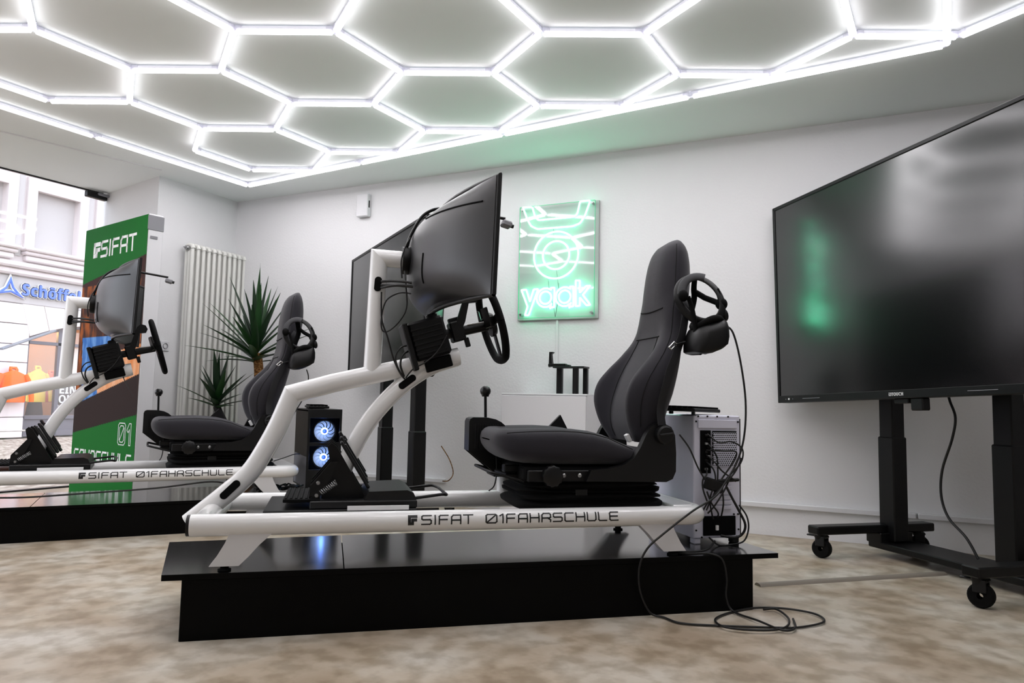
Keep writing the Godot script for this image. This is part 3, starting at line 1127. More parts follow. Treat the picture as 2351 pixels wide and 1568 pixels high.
# -------------------------------------------------------------------- steering units
func wheels() -> void:
	var g := "steering units"
	var t := thing("steering_unit", "black sim steering wheel with motor base on the nearer simulator", "steering wheel", r(0.95, 0.95, 0.32), RT, g)
	var a := 0.30
	var ax := rot_w(a)
	var mc := r(0.898, 1.062, 0.32)
	var mo := part(MB.new().box(mc, Vector3(0.148, 0.160, 0.145), ax, 0.010), "motor_housing", "black_metal", t)
	var fins := MB.new()
	for k in 6:
		fins.box(mc + ax * Vector3(-0.005, -0.055 + 0.02 * k, 0.075), Vector3(0.125, 0.007, 0.008), ax, 0.001)
	part(fins, "cooling_fin", "black_metal", mo)
	part(MB.new().box(mc + ax * Vector3(-0.085, -0.015, 0), Vector3(0.022, 0.195, 0.16), ax, 0.004), "mount_flange", "black_plastic", t)
	part(MB.new().box(mc + ax * Vector3(0.01, -0.108, 0), Vector3(0.11, 0.05, 0.12), ax, 0.004), "mount_bracket", "black_edge", t)
	part(MB.new().box(mc + ax * Vector3(0.04, 0.088, 0), Vector3(0.045, 0.02, 0.05), ax, 0.005), "top_cap", "black_plastic", t)
	var wc := r(1.168, 1.136, 0.32)
	var ad := ax * Vector3(1, 0, 0)
	var sh := part(MB.new().tube([mc + ad * 0.07, wc - ad * 0.02], 0.021, 16), "shaft", "black_metal", t)
	part(MB.new().box(mc + ad * 0.125, Vector3(0.055, 0.085, 0.08), ax, 0.006).box(mc + ax * Vector3(0.125, 0.05, 0), Vector3(0.045, 0.018, 0.03), ax, 0.003).box(mc + ax * Vector3(0.155, -0.055, 0.01), Vector3(0.02, 0.04, 0.02), ax, 0.003), "clamp_block", "black_plastic", sh)
	part(MB.new().tube([mc + ad * 0.17 + Vector3(0, 0.016, 0.012), wc - ad * 0.03 + Vector3(0, 0.016, 0.012)], 0.004, 6), "bright_edge", "steel", sh)
	# stalk lever behind the wheel
	part(MB.new().extr(p2([0.125, 0.03, 0.15, 0.01, 0.165, 0.03, 0.20, 0.10, 0.235, 0.095, 0.25, 0.115, 0.245, 0.14, 0.22, 0.155, 0.195, 0.14]), Transform3D(ax, mc + Vector3(0, 0, 0.03)), 0.022, 0.6), "stalk_lever", "black_plastic", t)
	# the wheel: rim, hub, three spokes, paddles
	var wx := ax * Vector3(0, 1, 0)
	var wz := Vector3(0, 0, 1)
	var ring := []
	for k in 49:
		var b := TAU * k / 48
		var rad := 0.167
		var yy := sin(b) * rad
		if yy < -0.145:
			yy = -0.145 + (yy + 0.145) * 0.5
		ring.append(wc + wx * yy + wz * (cos(b) * rad))
	var wh := part(MB.new().tube(ring, 0.0175, 14, false, 0.9), "wheel_rim", "black_matte", t)
	part(MB.new().lathe([[0, 0.012], [0.045, 0.010], [0.052, 0.0], [0.052, -0.014], [0, -0.016]], Transform3D(ax * Basis(Vector3(0, 0, 1), -PI / 2), wc), 24), "hub", "black_plastic", wh)
	for b: float in [0.15, PI - 0.15, -PI / 2]:
		var d := wx * sin(b) + wz * cos(b)
		part(MB.new().box(wc + d * 0.10, Vector3(0.12, 0.036, 0.008), Basis(d, ad.cross(d), ad), 0.003), "spoke", "black_metal", wh)
	for s: float in [-1.0, 1.0]:
		part(MB.new().box(wc - ad * 0.03 + wz * (s * 0.062) + wx * 0.03, Vector3(0.008, 0.085, 0.05), ax * Basis(Vector3.UP, s * 0.3), 0.003), "paddle", "black_plastic", wh)
		part(MB.new().box(wc + ad * -0.012 + wz * (s * 0.055) + wx * 0.012, Vector3(0.03, 0.05, 0.045), ax, 0.008), "button_pod", "black_plastic", wh)
	# leads at the back of the motor
	var lead := MB.new()
	lead.tube(spline(rl([[0.815, 1.03, 0.27], [0.785, 1.02, 0.26], [0.765, 0.985, 0.26], [0.775, 0.94, 0.27], [0.80, 0.90, 0.275]]), 5), 0.0035, 6)
	lead.tube(spline(rl([[0.82, 1.01, 0.27], [0.793, 0.99, 0.255], [0.785, 0.95, 0.26], [0.803, 0.905, 0.28]]), 5), 0.0045, 6)
	lead.tube(spline(rl([[0.966, 1.075, 0.243], [0.93, 1.01, 0.235], [0.885, 0.965, 0.235], [0.835, 0.935, 0.25], [0.81, 0.90, 0.28]]), 5), 0.003, 6)
	part(lead, "lead", "cable_black", t)
	dup(t, "black sim steering wheel with motor base on the farther simulator", g)


# -------------------------------------------------------------------- pedals
func pedals() -> void:
	var g := "pedal sets"
	var t := thing("pedal_set", "black three pedal set at the front of the nearer simulator", "pedals", r(0.6, 0.385, 0.3), RT, g)
	part(MB.new().box(r(0.575, 0.400, 0.31), Vector3(0.55, 0.014, 0.40), Basis(), 0.003), "slide_plate", "black_metal", t)
	part(MB.new().box(r(0.656, 0.421, 0.31), Vector3(0.392, 0.030, 0.37), Basis(), 0.004), "base_block", "black_plastic", t)
	part(MB.new().box(r(0.707, 0.4115, 0.1085), Vector3(0.225, 0.017, 0.003), Basis(), 0.0008), "sticker", "print_white", t)
	part(MB.new().extr(p2([0.655, 0.437, 0.672, 0.468, 0.815, 0.472, 0.838, 0.462, 0.85, 0.437]), Transform3D(Basis(), r(0, 0, 0.31)), 0.36), "heel_rest", "black_plastic", t)
	var lad := MB.new().box(r(0.43, 0.436, 0.31), Vector3(0.13, 0.012, 0.34), Basis(), 0.002)
	for k in 7:
		lad.box(r(0.375 + 0.018 * k, 0.443, 0.31), Vector3(0.009, 0.006, 0.32), Basis(), 0.002)
	part(lad, "heel_rail", "black_matte", t)
	part(MB.new().tube(fillet(rl([[0.83, 0.437, 0.155], [0.955, 0.452, 0.16], [0.975, 0.445, 0.19], [0.975, 0.445, 0.43], [0.955, 0.452, 0.46], [0.83, 0.437, 0.465]]), 0.015, 4), 0.006, 8), "pull_handle", "black_metal", t)
	for k in 3:
		var w: float = [0.185, 0.305, 0.425][k]
		var lift: float = [0.0, 0.012, 0.02][k]
		var d := Vector3(-0.53, 0.848, 0).normalized()
		var x := Vector3(0.848, 0.53, 0).normalized()
		var c := r(0.610, 0.558 + lift, w)
		var arm := part(MB.new().extr(p2([0.50, 0.437, 0.665, 0.437, 0.60, 0.545, 0.55, 0.63, 0.53, 0.645, 0.515, 0.63, 0.53, 0.56, 0.50, 0.50]), Transform3D(Basis(), r(0, 0, w + 0.018)), 0.012, 0.5).extr(p2([0.455, 0.437, 0.49, 0.437, 0.53, 0.51, 0.555, 0.575, 0.53, 0.575, 0.49, 0.525, 0.46, 0.49]), Transform3D(Basis(), r(0, 0, w - 0.02)), 0.008, 0.5), "pedal_arm", "black_metal", t)
		part(MB.new().box(c + x * 0.010, Vector3(0.012, 0.205 if k < 2 else 0.22, 0.055), Basis(x, d, Vector3(0, 0, 1)), 0.004).box(c + x * 0.018, Vector3(0.006, 0.17, 0.045), Basis(x, d, Vector3(0, 0, 1)), 0.002), "pedal_face", "black_plastic", arm)
		var sp := []
		for j in 61:
			var q := j / 60.0
			var an := q * TAU * 9.0
			sp.append(r(0.498, 0.462, w - 0.024).lerp(r(0.552, 0.500, w - 0.024), q) + Vector3(-0.58, 0.81, 0) * cos(an) * 0.0095 + Vector3(0, 0, 1) * sin(an) * 0.0095)
		part(MB.new().tube(sp, 0.0022, 6), "spring", "steel", arm)
		for q: Array in [[0.483, 0.452], [0.487, 0.498]]:
			part(MB.new().lathe([[0, 0.006], [0.006, 0.006], [0.008, 0.003], [0.008, 0]], Transform3D(Basis(Vector3.RIGHT, PI / 2), r(q[0], q[1], w - 0.024)), 12), "bolt", "steel", arm)
	dup(t, "black three pedal set at the front of the farther simulator", g)


# -------------------------------------------------------------------- shifters
func shifters() -> void:
	var g := "gear shifters"
	var t := thing("gear_shifter", "black gear shifter with round knob beside the nearer seat", "gear shifter", r(1.2, 0.48, 0.51), RT, g)
	var prof := p2([1.107, 0.597, 1.107, 0.722, 1.112, 0.735, 1.124, 0.741, 1.19, 0.741, 1.225, 0.734, 1.25, 0.722, 1.267, 0.708, 1.267, 0.597])
	var b := part(MB.new().extr(prof, Transform3D(Basis(), r(0, 0, 0.51)), 0.11, 0.5), "housing", "black_plastic", t)
	var ribs := MB.new()
	for k in 12:
		ribs.box(r(1.135 + 0.011 * k, 0.66, 0.453), Vector3(0.004, 0.105, 0.004), Basis(), 0.001)
	part(ribs, "rib", "black_plastic", b)
	part(MB.new().extr(p2([1.108, 0.597, 1.255, 0.597, 1.30, 0.496, 1.232, 0.496]), Transform3D(Basis(), r(0, 0, 0.47)), 0.006).box(r(1.265, 0.49, 0.54), Vector3(0.085, 0.012, 0.15), Basis(), 0.003).extr(p2([1.108, 0.597, 1.255, 0.597, 1.30, 0.496, 1.232, 0.496]), Transform3D(Basis(), r(0, 0, 0.56)), 0.006), "bracket", "black_metal", t)
	var rod := part(MB.new().tube(rl([[1.19, 0.735, 0.51], [1.187, 0.838, 0.51]]), 0.0065, 12), "lever_rod", "black_metal", t)
	var kn := Transform3D(Basis(), r(1.187, 0.832, 0.51))
	var kb := part(MB.new().lathe([[0, 0], [0.015, 0], [0.017, 0.008], [0.022, 0.014], [0.0245, 0.024], [0.023, 0.034], [0.017, 0.043], [0.009, 0.0475], [0, 0.0485]], kn, 28), "knob", "case_black", rod)
	var onto := func(x: float, y: float) -> Array:
		return [kn * Vector3(x, 0.0492 - (x * x + y * y) * 24.0, y), Vector3(x * 30.0, 1.0, y * 30.0).normalized()]
	part(MB.new().ribbon([[Vector2(-0.009, -0.008), Vector2(-0.009, 0.008)], [Vector2(0, -0.008), Vector2(0, 0.008)], [Vector2(0.009, -0.008), Vector2(0.009, 0.008)], [Vector2(-0.009, 0), Vector2(0.009, 0)]], 0.0022, onto), "shift_pattern", "print_white", kb)
	part(MB.new().tube(spline(rl([[1.225, 0.60, 0.45], [1.232, 0.52, 0.45], [1.226, 0.45, 0.46], [1.215, 0.418, 0.52]]), 5), 0.003, 6), "lead", "cable_black", t)
	dup(t, "black gear shifter with round knob beside the farther seat", g)


# -------------------------------------------------------------------- VR headsets
func headsets() -> void:
	var g := "headsets hung on the seats"
	var t := thing("vr_headset", "black VR headset hung on the side of the nearer seat", "VR headset", r(1.99, 1.03, 0.02), RT, g)
	# visor hanging face down
	var rows := []
	for q: Array in [[0.0, 0.02, 0.02], [0.0, 0.058, 0.058], [0.004, 0.070, 0.076], [0.02, 0.076, 0.085], [0.05, 0.078, 0.088], [0.085, 0.074, 0.084], [0.11, 0.066, 0.074], [0.122, 0.055, 0.06]]:
		var row := []
		for j in 32:
			var a := TAU * j / 32
			var cx := signf(cos(a)) * pow(absf(cos(a)), 0.6)
			var cz := signf(sin(a)) * pow(absf(sin(a)), 0.6)
			row.append(r(1.99 + cx * q[1] + q[0] * 0.1, 1.022 + q[0] + 0.018 * cx * cx * (1.0 if q[0] < 0.01 else 0.2) + cx * 0.018, 0.01 + cz * q[2]))
		rows.append(row)
	var vis := part(MB.new().grid(rows, true), "visor", "black_plastic", t)
	var gas := []
	for j in 33:
		var a := TAU * j / 32
		gas.append(r(1.998 + cos(a) * 0.056, 1.15 + cos(a) * 0.012 - 0.012 * cos(2 * a), 0.01 + sin(a) * 0.062))
	part(MB.new().tube(gas, 0.013, 10, false), "face_gasket", "rubber", vis)
	for w: float in [-0.022, 0.042]:
		part(MB.new().ell(r(2.0, 1.14, w), Vector3(0.026, 0.02, 0.026), Basis(), 16), "lens", "case_black", vis)
	# halo strap
	var halo := []
	for j in 41:
		var a := TAU * j / 40
		halo.append(r(1.972 + cos(a) * 0.083 + sin(a) * 0.012, 1.245 + sin(a) * 0.092 - cos(a) * 0.028, 0.02 - cos(a) * 0.035 + sin(a) * 0.02))
	part(MB.new().tube(halo, 0.017, 12, false, 0.42, Vector3(0.3, 0.3, 1.0)), "halo_strap", "black_plastic", t)
	var pad := []
	for j in 15:
		var a := lerpf(1.55, 3.25, j / 14.0)
		pad.append(r(1.972 + cos(a) * 0.080 + sin(a) * 0.012, 1.245 + sin(a) * 0.089 - cos(a) * 0.028, -0.015 - cos(a) * 0.035 + sin(a) * 0.02))
	part(MB.new().tube(pad, 0.0185, 12, true, 0.5, Vector3(0.3, 0.3, 1.0)), "forehead_pad", "pad_grey", t)
	part(MB.new().tube(spline(rl([[1.965, 1.330, 0.05], [1.975, 1.300, 0.075], [1.982, 1.262, 0.085], [1.968, 1.212, 0.08], [1.945, 1.172, 0.06]]), 5), 0.017, 10, true, 0.5, Vector3(0.3, 0, 1)), "crown_strap", "black_matte", t)
	part(MB.new().tube(spline(rl([[2.045, 1.29, 0.01], [2.058, 1.23, 0.0], [2.062, 1.18, 0.0], [2.058, 1.12, 0.01]]), 5), 0.014, 10, true, 0.5), "side_strap", "black_matte", t)
	part(MB.new().tube(spline(rl([[1.91, 1.25, 0.0], [1.925, 1.19, -0.01], [1.935, 1.13, -0.01], [1.94, 1.08, 0.0]]), 5), 0.014, 10, true, 0.5), "side_strap", "black_matte", t)
	part(MB.new().tube(rl([[1.984, 1.285, 0.08], [2.012, 1.258, 0.05], [2.045, 1.235, 0.01]]), 0.012, 8), "strap_link", "black_matte", t)
	part(MB.new().ell(r(1.885, 1.253, -0.005), Vector3(0.021, 0.025, 0.021)), "adjust_knob", "black_matte", t)
	part(MB.new().ell(r(2.058, 1.228, -0.002), Vector3(0.026, 0.026, 0.02)), "adjust_knob", "black_matte", t)
	part(MB.new().ell(r(2.072, 1.185, 0.0), Vector3(0.016, 0.028, 0.018), rot_w(0.3)), "audio_pod", "black_plastic", t)
	dup(t, "black VR headset hung on the side of the farther seat", g)


# -------------------------------------------------------------------- computer towers
func keyboard(xf: Transform3D, label: String, g: String) -> Node3D:
	var t := thing("keyboard", label, "keyboard", Vector3.ZERO, xf, g)
	part(MB.new().box(Vector3(0, 0.012, 0), Vector3(0.43, 0.016, 0.135), Basis(), 0.004), "case", "black_plastic", t)
	var keys := MB.new()
	for i in 5:
		for j in 18:
			keys.box(Vector3(-0.204 + 0.024 * j, 0.024, -0.048 + 0.024 * i), Vector3(0.019, 0.009, 0.019), Basis(), 0.002)
	stuff(part(keys, "key_caps", "black_matte", t))
	for s: float in [-1, 1]:
		part(MB.new().box(Vector3(s * 0.17, 0.002, -0.05), Vector3(0.03, 0.02, 0.012), Basis(), 0.002), "stand_foot", "black_plastic", t)
	return t


func towers() -> void:
	var up := Basis()
	# white tower with its back to the camera
	var t := thing("computer_tower", "white computer tower, its cabled back turned to the viewer", "computer", r(2.157, 0.22, 0.43), RT)
	var w0 := 0.205
	part(MB.new().box(r(2.157, 0.507, 0.435), Vector3(0.224, 0.525, 0.45), up, 0.004), "case", "case_white", t)
	for q: Array in [[2.066, 0.235], [2.25, 0.235], [2.066, 0.62], [2.25, 0.62]]:
		part(MB.new().box(r(q[0], 0.233, q[1]), Vector3(0.032, 0.026, 0.04), up, 0.004), "foot", "case_white" if q[0] < 2.1 else "black_plastic", t)
	part(MB.new().box(r(2.157, 0.733, w0), Vector3(0.187, 0.036, 0.004), up, 0.001), "top_plate", "case_white", t)
	var io := part(MB.new().box(r(2.0995, 0.613, w0 + 0.001), Vector3(0.048, 0.184, 0.008), up, 0.001), "port_panel", "black_matte", t)
	for k in 9:
		part(MB.new().box(r(2.098 + 0.012 * (k % 2), 0.54 + 0.018 * k, w0 - 0.006), Vector3(0.014, 0.009, 0.012), up, 0.001), "port", "black_plastic" if k % 3 else "steel", io)
	# honeycomb grille: a ring of metal round each hole, over a dark well
	part(MB.new().box(r(2.19, 0.628, w0 - 0.0005), Vector3(0.117, 0.15, 0.002), up, 0), "grille_well", "black_matte", t)
	var gr := MB.new()
	var pit := 0.0098
	for i in 17:
		for j in 12:
			var c := Vector3(2.138 + pit * j + (pit / 2 if i % 2 else 0.0), 0.556 + pit * 0.866 * i, -w0 + 0.0025)
			if c.x > 2.246:
				continue
			for k in 6:
				var a0 := TAU * (k + 0.5) / 6
				var a1 := TAU * (k + 1.5) / 6
				var o0 := Vector3(cos(a0), sin(a0), 0)
				var o1 := Vector3(cos(a1), sin(a1), 0)
				gr.quad(c + o0 * pit * 0.5774, c + o1 * pit * 0.5774, c + o1 * pit * 0.36, c + o0 * pit * 0.36, Vector3(0, 0, 1))
	part(gr, "fan_grille", "case_white", t)
	for k in 6:
		part(MB.new().box(r(2.168, 0.375 + 0.021 * k, w0), Vector3(0.11, 0.015, 0.006), up, 0.001), "slot_cover", "case_white", t)
	var ps := part(MB.new().box(r(2.165, 0.298, w0 + 0.001), Vector3(0.154, 0.082, 0.008), up, 0.002), "power_supply", "black_matte", t)
	part(MB.new().box(r(2.15, 0.29, w0 - 0.006), Vector3(0.014, 0.022, 0.008), up, 0.002), "rocker_switch", "print_white", ps)
	for q: Array in [[2.066, 0.765], [2.11, 0.765], [2.157, 0.765], [2.21, 0.765], [2.056, 0.743], [2.258, 0.743], [2.056, 0.28], [2.258, 0.28], [2.236, 0.345], [2.256, 0.345], [2.082, 0.25], [2.25, 0.25]]:
		part(MB.new().lathe([[0, 0.005], [0.003, 0.005], [0.0042, 0.003], [0.0042, 0]], Transform3D(Basis(Vector3.RIGHT, PI / 2), r(q[0], q[1], w0 + 0.004)), 8), "screw", "black_metal", t)
	part(MB.new().box(r(2.2705, 0.507, 0.43), Vector3(0.003, 0.50, 0.44), up, 0.001), "side_panel", "case_black", t)
	# leads drooping from its ports
	var dr := thing("cable_bundle", "tangle of black cables plugged into the white tower's back", "cables", r(2.15, 0.5, 0.17), RT)
	var runs := [[[2.105, 0.69, 0.2], [2.14, 0.655, 0.165], [2.19, 0.66, 0.15], [2.243, 0.63, 0.15], [2.235, 0.57, 0.15], [2.17, 0.50, 0.16], [2.11, 0.43, 0.16], [2.08, 0.37, 0.165]],
		[[2.105, 0.65, 0.2], [2.128, 0.60, 0.165], [2.132, 0.53, 0.16], [2.128, 0.47, 0.165], [2.10, 0.40, 0.165]],
		[[2.10, 0.62, 0.2], [2.16, 0.62, 0.16], [2.215, 0.617, 0.155], [2.21, 0.58, 0.16], [2.16, 0.51, 0.165], [2.12, 0.46, 0.165]],
		[[2.10, 0.60, 0.2], [2.12, 0.57, 0.16], [2.15, 0.535, 0.155], [2.21, 0.497, 0.16], [2.222, 0.49, 0.17]],
		[[2.10, 0.57, 0.2], [2.115, 0.54, 0.165], [2.12, 0.49, 0.16], [2.095, 0.42, 0.16], [2.11, 0.35, 0.17], [2.13, 0.33, 0.195]],
		[[2.10, 0.545, 0.2], [2.082, 0.52, 0.165], [2.062, 0.50, 0.16], [2.062, 0.46, 0.16], [2.085, 0.40, 0.16]],
		[[2.172, 0.47, 0.16], [2.20, 0.42, 0.16], [2.23, 0.365, 0.155], [2.258, 0.31, 0.155], [2.252, 0.27, 0.165], [2.22, 0.252, 0.175], [2.165, 0.258, 0.195]],
		[[2.235, 0.39, 0.165], [2.262, 0.345, 0.15], [2.270, 0.29, 0.15], [2.25, 0.24, 0.155], [2.20, 0.224, 0.17], [2.14, 0.224, 0.17], [2.10, 0.255, 0.18]],
		[[2.08, 0.45, 0.16], [2.10, 0.40, 0.155], [2.135, 0.36, 0.165], [2.15, 0.335, 0.195]],
		[[2.155, 0.46, 0.165], [2.158, 0.40, 0.16], [2.165, 0.34, 0.19]],
		[[2.19, 0.50, 0.165], [2.16, 0.45, 0.16], [2.12, 0.39, 0.165], [2.095, 0.355, 0.18]],
		[[2.245, 0.59, 0.16], [2.21, 0.53, 0.155], [2.15, 0.47, 0.155], [2.09, 0.41, 0.16], [2.065, 0.365, 0.17]]]
	for k in runs.size():
		part(MB.new().tube(spline(rl(runs[k]), 6), 0.0055 if k == 6 else 0.0036, 7), "cable", "cable_black", dr)
	part(MB.new().box(r(2.115, 0.475, 0.165), Vector3(0.09, 0.05, 0.02), rot_w(-0.3), 0.006).box(r(2.185, 0.495, 0.165), Vector3(0.10, 0.014, 0.016), rot_w(0.05), 0.004), "cable_tie", "black_plastic", dr)
	keyboard(RT * Transform3D(Basis(Vector3(0, 0, 1), -0.02) * Basis(Vector3.UP, 0.8), r(2.125, 0.778, 0.36)), "black keyboard lying on top of the white computer tower", "keyboards on the towers")
	# black tower with two lit fans in its front, on the far platform
	var x2 := RT2 * Transform3D(Basis(), r(0.055, 0, 0))
	t = thing("gaming_tower", "black computer tower with two glowing blue fans", "computer", r(2.15, 0.22, 0.43), x2)
	part(MB.new().box(r(2.145, 0.50, 0.66), Vector3(0.225, 0.53, 0.006), up).box(r(2.145, 0.761, 0.43), Vector3(0.225, 0.008, 0.46), up).box(r(2.145, 0.242, 0.43), Vector3(0.225, 0.012, 0.46), up).box(r(2.255, 0.50, 0.43), Vector3(0.006, 0.53, 0.46), up), "case", "case_black", t)
	var fr := MB.new()
	for q: Array in [[2.040, 0.50, 0.016, 0.53], [2.250, 0.50, 0.016, 0.53], [2.145, 0.735, 0.2, 0.06], [2.145, 0.5315, 0.2, 0.024], [2.145, 0.30, 0.2, 0.13]]:
		fr.box(r(q[0], q[1], 0.203), Vector3(q[2], q[3], 0.008), up, 0.001)
	part(fr, "front_frame", "case_black", t)
	part(MB.new().box(r(2.145, 0.50, 0.28), Vector3(0.21, 0.51, 0.004), up), "inner_wall", "black_matte", t)
	for y: float in [0.618, 0.445]:
		var c := r(2.147, y, 0.225)
		var fan := part(MB.new().lathe([[0.070, 0.014], [0.077, 0.014], [0.077, -0.014], [0.070, -0.014], [0.070, 0.014]], Transform3D(Basis(Vector3.RIGHT, PI / 2), c), 40), "fan_ring", "black_plastic", t)
		var bl := MB.new()
		for k in 11:
			var a := TAU * k / 11
			var rows := []
			for i in 7:
				var rad := lerpf(0.024, 0.068, i / 6.0)
				var sweep := a + 0.5 * (i / 6.0) * (i / 6.0)
				var row := []
				for j in 4:
					var an := sweep + (j / 3.0) * lerpf(0.46, 0.50, i / 6.0)
					row.append(c + Vector3(cos(an) * rad, sin(an) * rad, -0.006 + 0.012 * j / 3.0))
				rows.append(row)
			bl.grid(rows, false, 0)
		part(bl, "fan_blade", "blade_led_glow", fan)
		part(MB.new().lathe([[0.0, 0.012], [0.014, 0.012], [0.014, 0.0]], Transform3D(Basis(Vector3.RIGHT, PI / 2), c), 24), "fan_hub", "fan_hub", fan)
		part(MB.new().lathe([[0.014, 0.010], [0.023, 0.010], [0.025, 0.004], [0.025, 0]], Transform3D(Basis(Vector3.RIGHT, PI / 2), c), 24), "fan_light", "fan_core", fan)
		var ol := OmniLight3D.new()
		ol.name = numbered("fan_lamp")
		ol.light_color = Color(0.35, 0.55, 1.0)
		ol.light_energy = 0.005
		ol.light_size = 0.01
		ol.shadow_enabled = true
		ol.omni_range = 10.0
		ol.omni_attenuation = 2.0
		add_child(ol)
		ol.position = x2 * (c + Vector3(0, 0, 0.035))
	part(MB.new().box(r(2.034, 0.60, 0.43), Vector3(0.004, 0.30, 0.45), up), "side_glass", "dark_glass", t)
	part(MB.new().box(r(2.036, 0.345, 0.43), Vector3(0.006, 0.21, 0.45), up), "side_panel", "grey_plastic", t)
	part(MB.new().tube(spline(rl([[2.06, 0.68, 0.33], [2.045, 0.60, 0.30], [2.05, 0.54, 0.31], [2.08, 0.50, 0.33]]), 5), 0.004, 6), "inner_cable", "jacket_orange", t)
	part(MB.new().box(r(2.06, 0.62, 0.36), Vector3(0.03, 0.20, 0.03), up), "inner_card", "grey_plastic", t)
	part(MB.new().tube(rl([[2.045, 0.231, 0.25], [2.045, 0.222, 0.25]]), 0.015, 10).tube(rl([[2.24, 0.231, 0.25], [2.24, 0.222, 0.25]]), 0.015, 10), "foot", "rubber", t)
	keyboard(x2 * Transform3D(Basis(Vector3.UP, 1.45), r(0.0, 0.766, 0.0) + r(2.13, 0, 0.43)), "black keyboard lying on top of the black computer tower", "keyboards on the towers")


# -------------------------------------------------------------------- big displays on rolling stands
func display(xf: Transform3D, wd: float, ht: float, cy: float, tilt: float, label: String, stand_label: String, sc: float, detailed: bool, offset: float, cx: float, legs: Array, feet: Array) -> void:
	# local x along the screen, z out of the screen, origin on the floor
	var g := "large black display screens"
	var sx := xf * Transform3D(Basis(Vector3(0, 0, 1), tilt), Vector3(cx, cy, offset))
	var t := thing("display_screen", label, "display", Vector3(0, -ht / 2, 0), sx, g)
	part(MB.new().box(Vector3(0, 0, -0.045), Vector3(wd, ht, 0.07), Basis(), 0.012), "housing", "black_plastic", t)
	var b := 0.022 * sc
	var fr := MB.new()
	fr.box(Vector3(0, ht / 2 - b / 2, -0.004), Vector3(wd, b, 0.016), Basis(), 0.003)
	fr.box(Vector3(0, -ht / 2 + b, -0.004), Vector3(wd, b * 2, 0.016), Basis(), 0.003)
	for s: float in [-1, 1]:
		fr.box(Vector3(s * (wd / 2 - b / 2), 0, -0.004), Vector3(b, ht, 0.016), Basis(), 0.003)
	part(fr, "bezel", "black_metal", t)
	part(MB.new().box(Vector3(0, b / 2, -0.006), Vector3(wd - 2 * b, ht - 3 * b, 0.008), Basis(), 0), "screen", "screen_glass", t)
	if detailed:
		text_mesh("i3TOUCH", 0.016, 0.001, "print_white", t, Transform3D(Basis(), Vector3(-0.15, -ht / 2 + b, 0.005)), "lettering")
		part(MB.new().lathe([[0, 0.003], [0.005, 0.003], [0.006, 0]], Transform3D(Basis(Vector3.RIGHT, PI / 2), Vector3(-wd / 2 + 0.11, -ht / 2 + b, 0.004)), 12), "power_button", "print_white", t)
		for x: float in [-wd / 2 + 0.08, -wd / 2 + 0.145]:
			part(MB.new().box(Vector3(x, -ht / 2 + b, 0.004), Vector3(0.006, 0.005, 0.002)), "button", "grey_plastic", t)
		for x: float in [-wd / 2 + 0.31, 0.38]:
			part(MB.new().box(Vector3(x, -ht / 2 + b, 0.004), Vector3(0.15, 0.003, 0.002)), "sensor_strip", "grey_plastic", t)
		part(MB.new().box(Vector3(-0.09, -ht / 2 - 0.012, -0.03), Vector3(0.09, 0.025, 0.04), Basis(), 0.004).box(Vector3(0.01, -ht / 2 - 0.03, -0.03), Vector3(0.075, 0.062, 0.05), Basis(), 0.006), "sensor_box", "black_plastic", t)
	g = "rolling display stands"
	t = thing("display_stand", stand_label, "display stand", Vector3.ZERO, xf, g)
	var lz := -0.075
	for x: float in legs:
		part(MB.new().box(Vector3(x, 0.38 * sc, lz), Vector3(0.115, 0.60 * sc, 0.10) * sc, Basis(), 0.006), "lower_column", "black_metal", t)
		part(MB.new().box(Vector3(x, 0.95 * sc, lz), Vector3(0.102, 0.75 * sc, 0.088) * sc, Basis(), 0.006), "upper_column", "black_metal", t)
	part(MB.new().box(Vector3(0.5 * (legs[0] + legs[1]), cy, (lz + offset - 0.04) / 2), Vector3(absf(legs[1] - legs[0]) + 0.2, 0.5 * sc, offset - 0.07 - lz), Basis(), 0.006), "mount_plate", "black_metal", t)
	part(MB.new().box(Vector3(0.5 * (feet[0] + feet[1]), 0.062, lz - 0.01), Vector3(feet[1] - feet[0] + 0.08, 0.035, 0.24), Basis(), 0.005), "base_plate", "black_metal", t)
	for x: float in feet:
		part(MB.new().box(Vector3(x, 0.100, lz), Vector3(0.11, 0.06, 0.22), Basis(), 0.005), "bracket", "black_metal", t)
		part(MB.new().box(Vector3(x, 0.150, 0.04), Vector3(0.085, 0.045, 0.78), Basis(), 0.006), "foot_bar", "black_metal", t)
		for z: float in [0.372, -0.28]:
			var yaw: float = 0.5 if z > 0 else 0.9
			var bs := Basis(Vector3.UP, yaw)
			var c := Vector3(x, 0.051, z)
			var cs := part(MB.new().lathe([[0, 0.128], [0.022, 0.128], [0.024, 0.118], [0.016, 0.10], [0, 0.10]], Transform3D(Basis(), Vector3(x, 0, z + 0.02)), 16).box(c + bs * Vector3(0.0, 0.042, 0.029), Vector3(0.05, 0.055, 0.006), bs, 0.003).box(c + bs * Vector3(0.0, 0.042, -0.029), Vector3(0.05, 0.055, 0.006), bs, 0.003).box(c + bs * Vector3(0, 0.062, 0), Vector3(0.06, 0.014, 0.062), bs, 0.005).box(c + bs * Vector3(-0.045, 0.066, 0), Vector3(0.06, 0.008, 0.045), bs, 0.003), "caster", "black_plastic", t)
			part(MB.new().lathe([[0.012, -0.024], [0.044, -0.022], [0.050, -0.014], [0.051, 0], [0.050, 0.014], [0.044, 0.022], [0.012, 0.024]], Transform3D(bs * Basis(Vector3.RIGHT, PI / 2), c), 28), "wheel", "rubber", cs)


